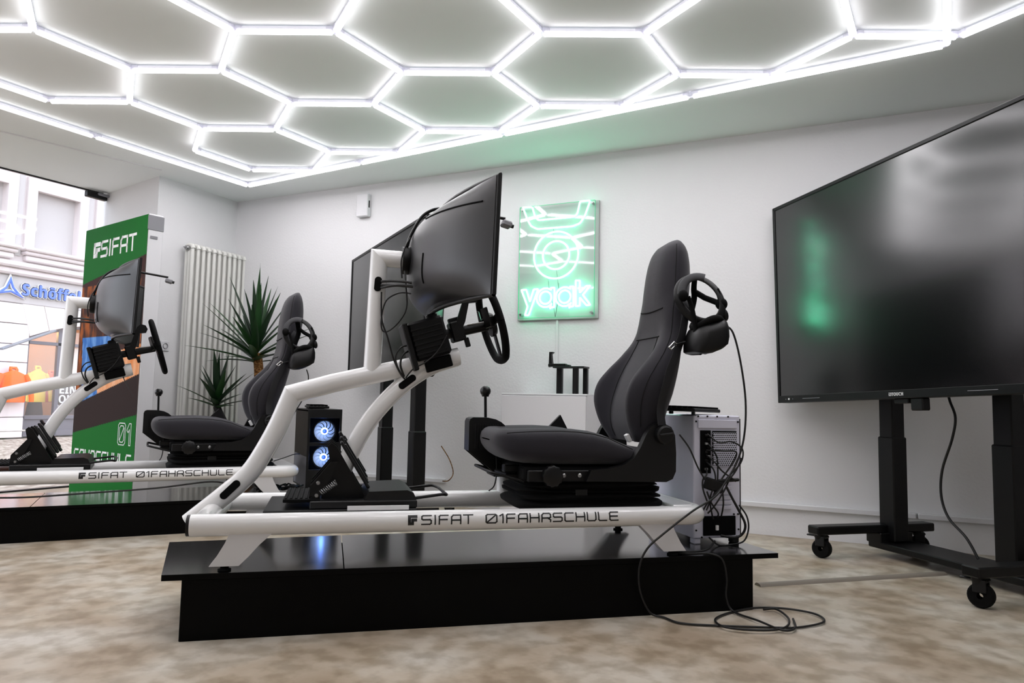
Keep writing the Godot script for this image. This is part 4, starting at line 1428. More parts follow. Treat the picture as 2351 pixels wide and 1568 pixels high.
func displays() -> void:
	var d := Vector3(cos(0.86), 0, sin(0.86))
	var n := Vector3(-d.z, 0, d.x)
	display(Transform3D(Basis(d, Vector3.UP, n), Vector3(0.1233, 0, -4.593)), 2.10, 1.244, 1.490, 0.032, "huge black touch display on a stand before the right end of the wall", "black wheeled stand under the huge touch display", 0.975, true, 0.268, 0.520, [0.035, 0.745], [0.0, 0.97])
	d = Vector3(0.790, 0, 0.612).normalized()
	n = Vector3(-d.z, 0, d.x)
	display(Transform3D(Basis(d, Vector3.UP, n), Vector3(-2.996, 0, -4.207) - n * 0.09), 1.752, 0.99, 1.446, 0.0, "black display screen partly hidden behind the nearer simulator's monitor", "black wheeled stand with two columns between the towers, under the half hidden screen", 0.92, false, 0.09, 0.0, [-0.35, 0.35], [-0.45, 0.45])


# -------------------------------------------------------------------- neon sign and things on the back wall
func neon_path(p: Array, rad: float) -> Array:
	var v := []
	for i in range(0, p.size(), 2):
		v.append(Vector3(-1.92 + p[i], 1.84 + p[i + 1], -4.8595))
	return fillet(v + [v[0]], rad, 3)


func neon_part(parent: Node3D, p: Array, called: String, lamps_: Array) -> void:
	part(MB.new().tube(p, 0.0058, 8, false), called, "neon", parent)
	for f: float in lamps_:
		var ol := OmniLight3D.new()
		ol.name = numbered("neon_lamp")
		ol.light_color = Color(0.10, 1.0, 0.68)
		ol.light_energy = NEON_LAMP
		ol.light_size = 0.004
		ol.shadow_enabled = true
		ol.omni_range = 12.0
		ol.omni_attenuation = 2.0
		add_child(ol)
		ol.position = p[int(f * (p.size() - 1))]


const NEON_LAMP := 0.0032


func circle_path(cx: float, cy: float, rad: float) -> Array:
	var v := []
	for k in 37:
		v.append(Vector3(-1.92 + cx + cos(TAU * k / 36) * rad, 1.84 + cy + sin(TAU * k / 36) * rad, -4.8595))
	return v


func sign_and_wall() -> void:
	var t := thing("neon_sign", "green neon sign with bowl and ring mark and lettering on the wall", "neon sign", Vector3(-1.92, 1.42, -4.9))
	part(MB.new().box(Vector3(-1.944, 1.846, -4.912), Vector3(0.635, 0.862, 0.016), Basis(), 0.003), "back_panel", "sign_back", t)
	var ac := part(MB.new().box(Vector3(-1.942, 1.849, -4.868), Vector3(0.592, 0.84, 0.006), Basis(), 0.0), "acrylic_panel", "acrylic", t)
	for q: Array in [[-0.296, 0.0, 0.003, 0.84], [0.296, 0.0, 0.003, 0.84], [0.0, 0.42, 0.592, 0.003], [0.0, -0.42, 0.592, 0.003]]:
		part(MB.new().box(Vector3(-1.942 + q[0], 1.849 + q[1], -4.868), Vector3(q[2], q[3], 0.0064), Basis(), 0.0), "neon_lit_edge", "acrylic_edge_glow", ac)  # rim strips coloured for the neon light they carry
	for q: Array in [[-0.275, 0.40], [0.275, 0.40], [-0.275, -0.395], [0.275, -0.395]]:
		part(MB.new().lathe([[0, 0.048], [0.008, 0.048], [0.009, 0.044], [0.009, 0]], Transform3D(Basis(Vector3.RIGHT, PI / 2), Vector3(-1.942 + q[0], 1.849 + q[1], -4.905)), 14), "standoff", "steel", t)
	neon_part(t, neon_path([-0.293, 0.426, -0.215, 0.421, -0.192, 0.347, -0.164, 0.317, 0.121, 0.318, 0.142, 0.338, 0.162, 0.427, 0.240, 0.426, 0.200, 0.318, 0.164, 0.266, 0.107, 0.248, -0.173, 0.251, -0.224, 0.279, -0.252, 0.328], 0.012), "neon_bowl", [0.1, 0.3, 0.5, 0.7, 0.9])
	neon_part(t, circle_path(-0.021, 0.046, 0.174), "neon_ring", [0.05, 0.2, 0.35, 0.55, 0.7, 0.85])
	neon_part(t, circle_path(-0.020, 0.045, 0.104), "neon_ring", [0.1, 0.6])
	neon_part(t, neon_path([-0.292, -0.201, -0.253, -0.199, -0.222, -0.290, -0.193, -0.200, -0.157, -0.199, -0.230, -0.392, -0.261, -0.391, -0.240, -0.327], 0.007), "neon_letter", [0.1, 0.35, 0.6, 0.85])
	for q: Array in [[-0.098, -0.266, -0.028], [0.052, -0.265, 0.120]]:
		var o := [q[2], q[1] + 0.071, q[2], q[1] - 0.073, q[2] - 0.03, q[1] - 0.073, q[2] - 0.03, q[1] - 0.062]
		for k in 11:
			var a := deg_to_rad(-52.0 - (360.0 - 104.0) * k / 10.0)
			o.append_array([q[0] + cos(a) * 0.0705, q[1] + sin(a) * 0.0705])
		o.append_array([q[2] - 0.03, q[1] + 0.071])
		neon_part(t, neon_path(o, 0.006), "neon_letter", [0.1, 0.3, 0.5, 0.7, 0.9])
		neon_part(t, circle_path(q[0], q[1], 0.046), "neon_letter", [0.2, 0.7])
	neon_part(t, neon_path([0.136, -0.151, 0.167, -0.153, 0.168, -0.240, 0.216, -0.195, 0.247, -0.195, 0.191, -0.258, 0.248, -0.332, 0.220, -0.335, 0.169, -0.277, 0.169, -0.336, 0.138, -0.338], 0.006), "neon_letter", [0.1, 0.3, 0.5, 0.7, 0.9])
	var wi := MB.new()
	for q: Array in [[[-0.05, 0.245, -0.045, 0.17], 0], [[-0.02, -0.06, -0.01, -0.14, 0.0, -0.25, -0.025, -0.41], 0], [[-0.085, -0.13, -0.07, -0.24, -0.04, -0.33, -0.025, -0.41], 0], [[0.0, -0.16, -0.01, -0.3, -0.025, -0.41], 0]]:
		var p := []
		for i in range(0, q[0].size(), 2):
			p.append(Vector3(-1.92 + q[0][i], 1.84 + q[0][i + 1], -4.876))
		wi.tube(spline(p, 4), 0.0015, 5)
	part(wi, "wire", "cable_black", t)
	solo(MB.new().box(Vector3(-1.944, 1.14, -4.917), Vector3(0.018, 0.55, 0.012), Basis(), 0.003), "cable_channel", "wall_paint", "narrow white cable channel running down the wall below the neon sign", "cable channel", Vector3(-1.944, 0.87, -4.917))
	# perimeter trunking
	var tr := thing("wall_trunking", "white cable trunking along the foot of the back wall", "trunking", Vector3(-2.0, 0.19, -4.91))
	for q: Array in [[-5.1, -2.85], [-1.55, 0.335], [0.34, 2.6]]:
		part(MB.new().box(Vector3((q[0] + q[1]) / 2, 0.19, -4.908), Vector3(q[1] - q[0] - 0.004, 0.032, 0.03), Basis(), 0.004), "segment", "white_satin", tr)
	# alarm box
	t = thing("wall_box", "small white alarm box high on the back wall", "alarm box", Vector3(-3.71, 2.34, -4.91))
	part(MB.new().box(Vector3(-3.71, 2.437, -4.897), Vector3(0.115, 0.195, 0.05), Basis(), 0.006), "case", "white_satin", t)
	part(MB.new().box(Vector3(-3.652, 2.445, -4.895), Vector3(0.003, 0.06, 0.014), Basis(), 0.001), "slot", "black_matte", t)
	# cabinet and the black bracket on it
	t = thing("white_cabinet", "plain white cabinet against the wall below the neon sign", "cabinet", Vector3(-1.9, 0, -4.72))
	part(MB.new().box(Vector3(-1.898, 0.445, -4.735), Vector3(0.628, 0.83, 0.34), Basis(), 0.003), "body", "white_satin", t)
	part(MB.new().box(Vector3(-1.898, 0.864, -4.735), Vector3(0.628, 0.012, 0.36), Basis(), 0.002), "top", "white_satin", t)
	part(MB.new().box(Vector3(-1.898, 0.45, -4.558), Vector3(0.618, 0.81, 0.016), Basis(), 0.002), "door", "white_satin", t)
	part(MB.new().box(Vector3(-1.898, 0.02, -4.735), Vector3(0.58, 0.04, 0.30), Basis(), 0.002), "plinth", "white_satin", t)
	t = thing("metal_bracket", "black metal frame with an upright arm standing on the white cabinet", "bracket", Vector3(-1.77, 0.872, -4.72))
	for q: Array in [[-1.853, 0.04, -4.75], [-1.717, 0.035, -4.70], [-1.672, 0.032, -4.78]]:
		part(MB.new().box(Vector3(q[0], 0.962, q[2]), Vector3(q[1], 0.182, 0.035), Basis(), 0.003), "post", "black_metal", t)
	part(MB.new().box(Vector3(-1.768, 1.056, -4.745), Vector3(0.23, 0.012, 0.12), Basis(), 0.002), "top_plate", "black_metal", t)
	part(MB.new().box(Vector3(-1.87, 1.072, -4.75), Vector3(0.13, 0.022, 0.05), Basis(), 0.004).box(Vector3(-1.80, 1.068, -4.75), Vector3(0.05, 0.014, 0.04), Basis(), 0.003), "arm", "black_plastic", t)
	part(MB.new().extr(p2([-1.934, 1.058, -1.904, 1.066, -1.91, 1.10, -1.916, 1.15, -1.902, 1.160, -1.902, 1.166, -1.93, 1.166, -1.932, 1.12]), Transform3D(Basis(), Vector3(0, 0, -4.75)), 0.03), "upright", "black_plastic", t)
	# light switch beside the radiator
	t = thing("wall_socket", "square white wall socket on the pier beside the radiator", "socket", Vector3(-5.178, 1.2, -4.21))
	part(MB.new().box(Vector3(-5.174, 1.215, -4.215), Vector3(0.012, 0.082, 0.082), Basis(), 0.003), "plate", "white_satin", t)
	part(MB.new().lathe([[0.012, 0.0], [0.022, 0.0], [0.024, 0.006], [0.022, 0.007]], Transform3D(Basis(Vector3(0, 0, 1), -PI / 2), Vector3(-5.168, 1.215, -4.215)), 20), "insert", "grey_plastic", t)


# -------------------------------------------------------------------- promotional banner
func banner() -> void:
	var k := 1.0906
	var a := Vector3(-5.659, -0.074, -3.800)
	var d := Vector3(0.9796, 0, 0.2007)
	var nn := Vector3(-d.z, 0, d.x)
	var xf := Transform3D(Basis(d * k, Vector3.UP * k, nn * k), a)
	var t := thing("banner_stand", "tall green and brown advertising banner stand before the glass front", "banner", Vector3(0.47, 0.07, 0), xf)
	var h := 2.03
	var im := Image.create(160, 340, false, Image.FORMAT_RGB8)
	var nz := FastNoiseLite.new()
	nz.seed = 4
	nz.frequency = 0.05
	for j in 340:
		for i in 160:
			var s := i / 159.0
			var y := lerpf(h - 0.004, 0.075, j / 339.0)
			var c := Color(0.24, 0.145, 0.125)
			var e := nz.get_noise_2d(i * 1.1, j * 0.35)
			if y > 0.80 and y < 1.60 and s < 0.42:
				c = c.lerp(Color(0.62, 0.33, 0.14), clampf(e * 2.2 + 0.25, 0, 1))
			if y > 0.80 and y < 1.60 and s > 0.78:
				c = c.lerp(Color(0.62, 0.33, 0.14), clampf(e * 1.8, 0, 1))
			if y < 1.22 and y > 0.70 and s < 0.46 + 0.5 * (y - 1.0) and s > 0.06 + (1.22 - y) * 0.1:
				c = Color(0.22, 0.42, 0.70).lerp(Color(0.45, 0.63, 0.85), clampf(e * 2.0 + 0.4, 0, 1))
			var arm := 0.78 + (s - 0.25) * 0.22
			if y < 1.16 and y > arm and s > 0.26 + (1.02 - y) * 0.55 and y < 1.02 + s * 0.13:
				c = Color(0.93, 0.72, 0.58).lerp(Color(0.86, 0.52, 0.28), clampf((s - 0.4) * 1.2 + e, 0, 1))
			if y <= arm and y > 0.5:
				c = Color(0.17, 0.115, 0.105)
			if y > 1.6175 + 0.137 * s or y < 0.52 + 0.155 * s:
				c = Color(0.04, 0.40, 0.125)
			im.set_pixel(i, j, c)
	var m := mat("banner_print", Color(1, 1, 1), 0.6, 0, 0.2)
	m.albedo_texture = ImageTexture.create_from_image(im)
	part(MB.new().box(Vector3(0.47, (h + 0.07) / 2, -0.052), Vector3(0.94, h - 0.07, 0.10), Basis(), 0.004), "frame", "white_satin", t)
	var mb := MB.new()
	mb.quad(Vector3(0.004, 0.075, 0.0005), Vector3(0.936, 0.075, 0.0005), Vector3(0.936, h - 0.004, 0.0005), Vector3(0.004, h - 0.004, 0.0005), Vector3(0, 0, 1))
	part(mb, "printed_panel", "banner_print", t)
	part(MB.new().box(Vector3(0.941, h - 0.06, -0.05), Vector3(0.006, 0.10, 0.11), Basis(), 0.002).box(Vector3(0.943, h - 0.16, -0.04), Vector3(0.003, 0.02, 0.05)), "side_clip", "grey_plastic", t)
	var flat := func(x: float, y: float) -> Array:
		return [Vector3(x, y, 0.0012), Vector3(0, 0, 1)]
	part(MB.new().ribbon(emblem(0.147, 1.800, 0.115), 0.031, flat), "emblem", "print_white", t)
	part(MB.new().ribbon(write("SIFAT", 0.272, 1.803, 0.090, 0.105, 0.032), 0.019, flat), "lettering", "print_white", t)
	# outlined 01
	var z := []
	for q: float in [0.0, 0.018]:
		z.append([Vector2(0.70 + q, 0.485 + q), Vector2(0.70 + q, 0.60 - q), Vector2(0.715 + q, 0.615 - q), Vector2(0.785 - q, 0.615 - q), Vector2(0.80 - q, 0.60 - q), Vector2(0.80 - q, 0.485 + q), Vector2(0.785 - q, 0.47 + q), Vector2(0.715 + q, 0.47 + q), Vector2(0.70 + q, 0.485 + q)])
	z.append([Vector2(0.725, 0.50), Vector2(0.775, 0.585)])
	z.append([Vector2(0.82, 0.57), Vector2(0.85, 0.615), Vector2(0.875, 0.615), Vector2(0.875, 0.47), Vector2(0.855, 0.47), Vector2(0.855, 0.575), Vector2(0.838, 0.555), Vector2(0.82, 0.57)])
	part(MB.new().ribbon(z, 0.0055, flat), "lettering", "print_white", t)
	part(MB.new().ribbon(write("FAHRSCHULE", 0.055, 0.29, 0.062, 0.115, 0.024), 0.013, flat), "lettering", "print_white", t)
	text_mesh("www.sifat", 0.030, 0.001, "print_white", t, Transform3D(Basis(), Vector3(0.66, 0.11, 0.001)), "lettering")
	off = Vector3.ZERO


# -------------------------------------------------------------------- radiator and yucca
func radiator_and_plant() -> void:
	var t := thing("radiator", "tall white column radiator in the corner behind the yucca", "radiator", Vector3(-5.12, 0.25, -4.64))
	var col := MB.new()
	var x0 := -5.095
	for dx: float in [-0.032, 0.0, 0.032]:
		col.tube([Vector3(dx, 0.0, 0), Vector3(dx, 1.79, 0)], 0.0165, 10, false)
	var head := []
	for k in 9:
		var a := PI * k / 8
		head.append(Vector3(cos(a) * 0.042, 1.79 + sin(a) * 0.03, 0))
	col.tube([Vector3(-0.04, 1.785, 0), Vector3(-0.03, 1.81, 0), Vector3(0, 1.82, 0), Vector3(0.03, 1.81, 0), Vector3(0.04, 1.785, 0)], 0.02, 10)
	col.tube([Vector3(-0.04, 0.02, 0), Vector3(0, 0.0, 0), Vector3(0.04, 0.02, 0)], 0.02, 10)
	var cm := col.mesh()
	for k in 11:
		var o := MeshInstance3D.new()
		o.name = numbered("column", t)
		o.mesh = cm
		o.material_override = M["radiator_white"]
		o.position = Vector3(x0, 0.27, -4.345 - 0.058 * k) - off
		t.add_child(o, true)
	part(MB.new().tube([Vector3(x0, 2.06, -4.33), Vector3(x0, 2.06, -4.94)], 0.016, 12).tube([Vector3(x0, 0.29, -4.33), Vector3(x0, 0.29, -4.94)], 0.016, 12), "header_pipe", "radiator_white", t)
	part(MB.new().lathe([[0, 0.05], [0.005, 0.05], [0.005, 0.03], [0.018, 0.028], [0.022, 0.02], [0.022, 0.0], [0, 0]], Transform3D(Basis(Vector3.RIGHT, PI / 2), Vector3(x0, 2.06, -4.33)), 14), "bleed_valve", "steel", t)
	for y: float in [0.5, 1.8]:
		part(MB.new().box(Vector3(-5.155, y, -4.6), Vector3(0.04, 0.03, 0.06)), "wall_bracket", "radiator_white", t)
	# yucca: two stems, each with a crown of sword leaves
	t = thing("potted_yucca", "green yucca with two crowns of sword leaves behind the farther seat", "plant", Vector3(-4.5, 0, -4.5))
	part(MB.new().lathe([[0, 0], [0.12, 0], [0.13, 0.02], [0.16, 0.30], [0.165, 0.32], [0.15, 0.32], [0.145, 0.27], [0, 0.27]], Transform3D(Basis(), Vector3(-4.5, 0, -4.5)), 28), "pot", "soil_pot", t)
	part(MB.new().tube(spline(vl([[-4.47, 0.26, -4.5], [-4.44, 0.6, -4.5], [-4.40, 0.95, -4.5], [-4.43, 1.16, -4.5]]), 6), 0.042, 14, true, 1.0, Vector3.ZERO, 0.036), "stem", "bark", t)
	part(MB.new().tube(spline(vl([[-4.56, 0.26, -4.48], [-4.66, 0.5, -4.46], [-4.76, 0.66, -4.45], [-4.80, 0.72, -4.45]]), 6), 0.034, 12, true, 1.0, Vector3.ZERO, 0.03), "stem", "soil_pot", t)
	for q: Array in [[Vector3(-4.45, 1.08, -4.5), 46, 0.42, 0.72, 0.16], [Vector3(-4.80, 0.70, -4.45), 22, 0.30, 0.48, 0.08]]:
		for k: int in q[1]:
			var f: float = float(k) / q[1]
			var az: float = k * 2.39996 + rng.randf() * 0.4
			var el: float = lerpf(1.5, 0.12, pow(f, 1.1)) + rng.randf_range(-0.12, 0.12)
			var len: float = rng.randf_range(q[2], q[3]) * lerpf(1.0, 0.82, f)
			var dir := Vector3(cos(az) * cos(el), sin(el), sin(az) * cos(el))
			var side := Vector3(-sin(az), 0, cos(az))
			var droop: float = rng.randf_range(0.02, 0.22) * f + 0.02
			var p0: Vector3 = q[0] + Vector3(0, q[4] * (1.0 - f), 0)
			var rows := []
			for i in 9:
				var s := i / 8.0
				var c := p0 + dir * (len * s) - Vector3(0, droop * len * s * s, 0)
				c.x = maxf(c.x, -5.16 + 0.02 * s) if c.y < 1.2 and c.z < -4.3 else c.x
				var wid := 0.028 * sin(PI * pow(lerpf(0.16, 1.0, s), 0.75)) + 0.0015
				var up := side.cross(dir).normalized()
				rows.append([c - side * wid + up * wid * 0.35, c, c + side * wid + up * wid * 0.35])
			var inside := true
			for row: Array in rows:
				for p: Vector3 in row:
					if p.z < WALL_Z + 0.02 or p.x < -5.05 and p.z < -4.28 or p.x < -5.3:
						inside = false
			if inside:
				part(MB.new().grid(rows, false, 0), "leaf", "leaf" if rng.randf() < 0.7 else "leaf_light", t)


# -------------------------------------------------------------------- loose cables
func cables() -> void:
	var inv := RT
	var tg := thing("cable_bundle", "small tangle of black cables on the farther platform beside the black tower", "cables", r(1.98, 0.22, 0.12), RT2)
	for k in 7:
		var q := []
		for i in 6:
			q.append(r(1.78 + 0.055 * i + rng.randf_range(-0.02, 0.02), 0.226 + absf(sin(i * 1.3 + k)) * 0.05, 0.12 + 0.02 * k + rng.randf_range(-0.03, 0.03)))
		part(MB.new().tube(spline(q, 5), 0.005, 6), "cable", "cable_black", tg)
	# headset lead: down past the tower, over the frame, along the platform front to the floor and its coil
	var pts := []
	for p: Array in [[2.05, 1.12, 0.03], [2.084, 1.135, 0.05], [2.101, 1.146, 0.05], [2.141, 1.118, 0.05], [2.175, 1.0, 0.05], [2.198, 0.837, 0.05], [2.191, 0.693, 0.05], [2.158, 0.586, 0.05], [2.087, 0.497, 0.03], [2.02, 0.447, -0.005], [1.92, 0.395, -0.012], [1.80, 0.315, -0.015], [1.73, 0.262, -0.018], [1.698, 0.205, -0.018], [1.691, 0.145, -0.018], [1.704, 0.079, -0.018], [1.741, 0.016, -0.02]]:
		pts.append(RT * r(p[0], p[1], p[2]))
	pts.append_array(vl([[-0.66, 0.006, -2.815], [-0.588, 0.006, -2.775], [-0.468, 0.006, -2.808], [-0.292, 0.006, -2.880], [-0.191, 0.006, -2.935], [-0.109, 0.008, -3.046], [-0.141, 0.008, -3.143], [-0.255, 0.006, -3.175], [-0.37, 0.006, -3.12], [-0.455, 0.006, -2.985], [-0.480, 0.007, -2.873], [-0.425, 0.012, -2.784], [-0.300, 0.012, -2.813], [-0.233, 0.012, -2.889], [-0.230, 0.012, -3.011], [-0.284, 0.012, -3.125], [-0.33, 0.010, -3.10]]))
	solo(MB.new().tube(spline(pts, 6), 0.0042, 7), "headset_cable", "cable_black", "long black cable from the nearer headset, coiled on the floor by the platform", "cable", Vector3(-0.4, 0, -3.0))
	pts = []
	for p: Array in [[2.11, 0.245, 0.15], [2.03, 0.228, 0.07], [1.93, 0.225, 0.05], [1.86, 0.225, 0.06], [1.92, 0.226, 0.02], [2.0, 0.226, 0.004], [2.05, 0.205, -0.014], [2.068, 0.13, -0.016], [2.065, 0.06, -0.016], [2.085, 0.010, -0.035]]:
		pts.append(RT * r(p[0], p[1], p[2]))
	pts.append_array(vl([[-0.33, 0.011, -2.93], [-0.24, 0.012, -2.85], [-0.20, 0.011, -2.90], [-0.215, 0.011, -3.02]]))
	solo(MB.new().tube(spline(pts, 6), 0.0042, 7), "power_cable", "cable_black", "black cable dropping over the platform edge below the white tower", "cable", Vector3(-0.5, 0, -3.0))
	pts = []
	for p: Array in [[1.895, 0.692, 0.045], [1.967, 0.635, 0.10], [2.026, 0.555, 0.14], [2.07, 0.50, 0.16]]:
		pts.append(RT * r(p[0], p[1], p[2]))
	solo(MB.new().tube(spline(pts, 6), 0.0036, 7), "seat_cable", "cable_black", "short black cable from the nearer seat's hinge to the white tower", "cable", RT * r(1.98, 0.5, 0.1))
	# far headset lead
	pts = []
	for p: Array in [[2.03, 1.02, 0.02], [2.05, 0.96, 0.05], [2.03, 0.85, 0.06], [1.97, 0.74, 0.05], [1.93, 0.66, 0.04]]:
		pts.append(RT2 * r(p[0], p[1], p[2]))
	solo(MB.new().tube(spline(pts, 6), 0.0036, 7), "headset_cable", "cable_black", "thin black cable hanging from the farther headset down behind its seat", "cable", RT2 * r(2.0, 0.7, 0.05))
	pts = []
	for p: Array in [[1.87, 0.43, 0.15], [1.93, 0.45, 0.14], [2.0, 0.47, 0.17], [2.04, 0.47, 0.20]]:
		pts.append(RT2 * r(p[0], p[1], p[2]))
	solo(MB.new().tube(spline(pts, 6), 0.003, 6), "tower_cable", "cable_black", "thin black cable between the farther seat and the black tower", "cable", RT2 * r(1.95, 0.45, 0.15))
	# monitor leads looping from the post port
	for far in 2:
		var x := RT if far == 0 else RT2
		var b := MB.new()
		for q: Array in [[[0.70, 1.285, 0.28], [0.74, 1.285, 0.25], [0.78, 1.28, 0.22], [0.815, 1.275, 0.21]], [[0.70, 1.27, 0.28], [0.74, 1.268, 0.25], [0.79, 1.262, 0.22], [0.82, 1.26, 0.21]], [[0.70, 1.26, 0.28], [0.725, 1.262, 0.25], [0.76, 1.265, 0.23], [0.815, 1.262, 0.21]]]:
			b.tube(spline(rl(q), 5), 0.0055, 7)
		if far == 0:
			b.tube(spline(rl([[0.815, 1.235, 0.23], [0.77, 1.238, 0.25], [0.72, 1.205, 0.26], [0.703, 1.13, 0.262], [0.71, 1.085, 0.262], [0.735, 1.085, 0.26], [0.775, 1.125, 0.25], [0.80, 1.18, 0.24], [0.795, 1.26, 0.235], [0.79, 1.33, 0.26]]), 6), 0.003, 6)
			b.tube(spline(rl([[0.70, 1.24, 0.262], [0.705, 1.13, 0.26], [0.73, 1.06, 0.262], [0.755, 0.98, 0.268], [0.785, 0.92, 0.275], [0.806, 0.895, 0.28]]), 6), 0.0036, 6)
		solo(b, "monitor_cables", "cable_black", ["black video cables looping from the nearer monitor's post", "short black video cables at the farther monitor's post"][far], "cables", r(0.75, 1.2, 0.25), x, "monitor cables")
	# power lead of the huge display
	solo(MB.new().tube(spline(vl([[0.45, 0.92, -4.36], [0.459, 0.858, -4.335], [0.476, 0.774, -4.292], [0.460, 0.663, -4.310], [0.418, 0.504, -4.357], [0.411, 0.370, -4.364], [0.438, 0.266, -4.334], [0.503, 0.185, -4.261], [0.545, 0.095, -4.214]]), 6), 0.0065, 8), "display_cable", "cable_black", "black cable hanging in a curve from the huge touch display", "cable", Vector3(0.45, 0.1, -4.3))
	solo(MB.new().tube(spline(vl([[-2.86, 0.19, -4.885], [-2.80, 0.20, -4.875], [-2.76, 0.26, -4.87], [-2.79, 0.36, -4.86], [-2.86, 0.46, -4.85]]), 5), 0.004, 6), "wall_cable", "bark", "thin brown cable curling up from the end of the wall trunking", "cable", Vector3(-2.8, 0.19, -4.87))
	# floor duct
	var fa := Vector3(-0.40, 0, -3.53)
	var fb := Vector3(0.40, 0, -4.24)
	var fd := (fb - fa).normalized()
	solo(MB.new().extr(p2([-0.024, 0.0, -0.018, 0.009, -0.008, 0.013, 0.008, 0.013, 0.018, 0.009, 0.024, 0.0]), Transform3D(Basis(fd.cross(Vector3.UP) * -1.0, Vector3.UP, (fd.cross(Vector3.UP) * -1.0).cross(Vector3.UP)), (fa + fb) / 2), fa.distance_to(fb), 1.0), "cable_duct", "duct_grey", "grey rubber cable duct across the floor from the platform to the display stand", "cable duct", (fa + fb) / 2)
	solo(MB.new().tube(spline(rl([[0.985, 0.945, 0.30], [0.995, 0.92, 0.295], [1.02, 0.875, 0.285], [1.045, 0.825, 0.28]]), 4), 0.008, 6, true, 0.4, Vector3.ZERO, 0.002), "strap_end", "cable_black", "pointed black strap end hanging under the nose of the farther frame", "strap", r(1.0, 0.9, 0.29), RT2)
	# lead under the far frame
	pts = []
	for p: Array in [[0.3, 0.285, -0.02], [0.55, 0.275, -0.02], [0.85, 0.285, -0.01], [1.2, 0.30, 0.0], [1.5, 0.325, 0.02], [1.62, 0.29, 0.02], [1.70, 0.235, 0.03]]:
		pts.append(RT2 * r(p[0], p[1], p[2]))
	solo(MB.new().tube(spline(pts, 6), 0.005, 7), "frame_cable", "cable_black", "black cable slung along under the farther simulator's lower tube", "cable", RT2 * r(1.0, 0.25, 0.0))


# -------------------------------------------------------------------- the street outside
func jacket(called: String, label: String, m: String, at: Vector3, h: float, wd: float, xfb: Basis, group: String) -> void:
	var t := thing(called, label, "jacket", Vector3.ZERO, Transform3D(xfb, at), group)
	var rows := []
	for q: Array in [[0.0, 0.40, 0.10], [0.02, 0.42, 0.13], [0.3, 0.41, 0.14], [0.6, 0.42, 0.13], [0.78, 0.43, 0.11], [0.88, 0.34, 0.08], [0.95, 0.16, 0.06], [1.0, 0.12, 0.05]]:
		var row := []
		for j in 20:
			var a := TAU * j / 20
			row.append(Vector3(cos(a) * q[1] * wd, q[0] * h, sin(a) * q[2] * wd * (1.0 + 0.12 * sin(a * 5.0 + q[0] * 20.0))))
		rows.append(row)
	part(MB.new().grid(rows, true), "body", m, t)
	for s: float in [-1, 1]:
		part(MB.new().tube(spline([Vector3(s * 0.36 * wd, 0.85 * h, 0), Vector3(s * 0.50 * wd, 0.6 * h, 0.02), Vector3(s * 0.56 * wd, 0.25 * h, 0.05), Vector3(s * 0.57 * wd, 0.02 * h, 0.06)], 4), 0.10 * wd, 10, true, 1.0, Vector3.ZERO, 0.075 * wd), "sleeve", m, t)
	part(MB.new().tube([Vector3(-0.11 * wd, 0.98 * h, 0), Vector3(-0.08 * wd, 1.06 * h, -0.02), Vector3(0.08 * wd, 1.06 * h, -0.02), Vector3(0.11 * wd, 0.98 * h, 0)], 0.05 * wd, 8), "collar", m, t)


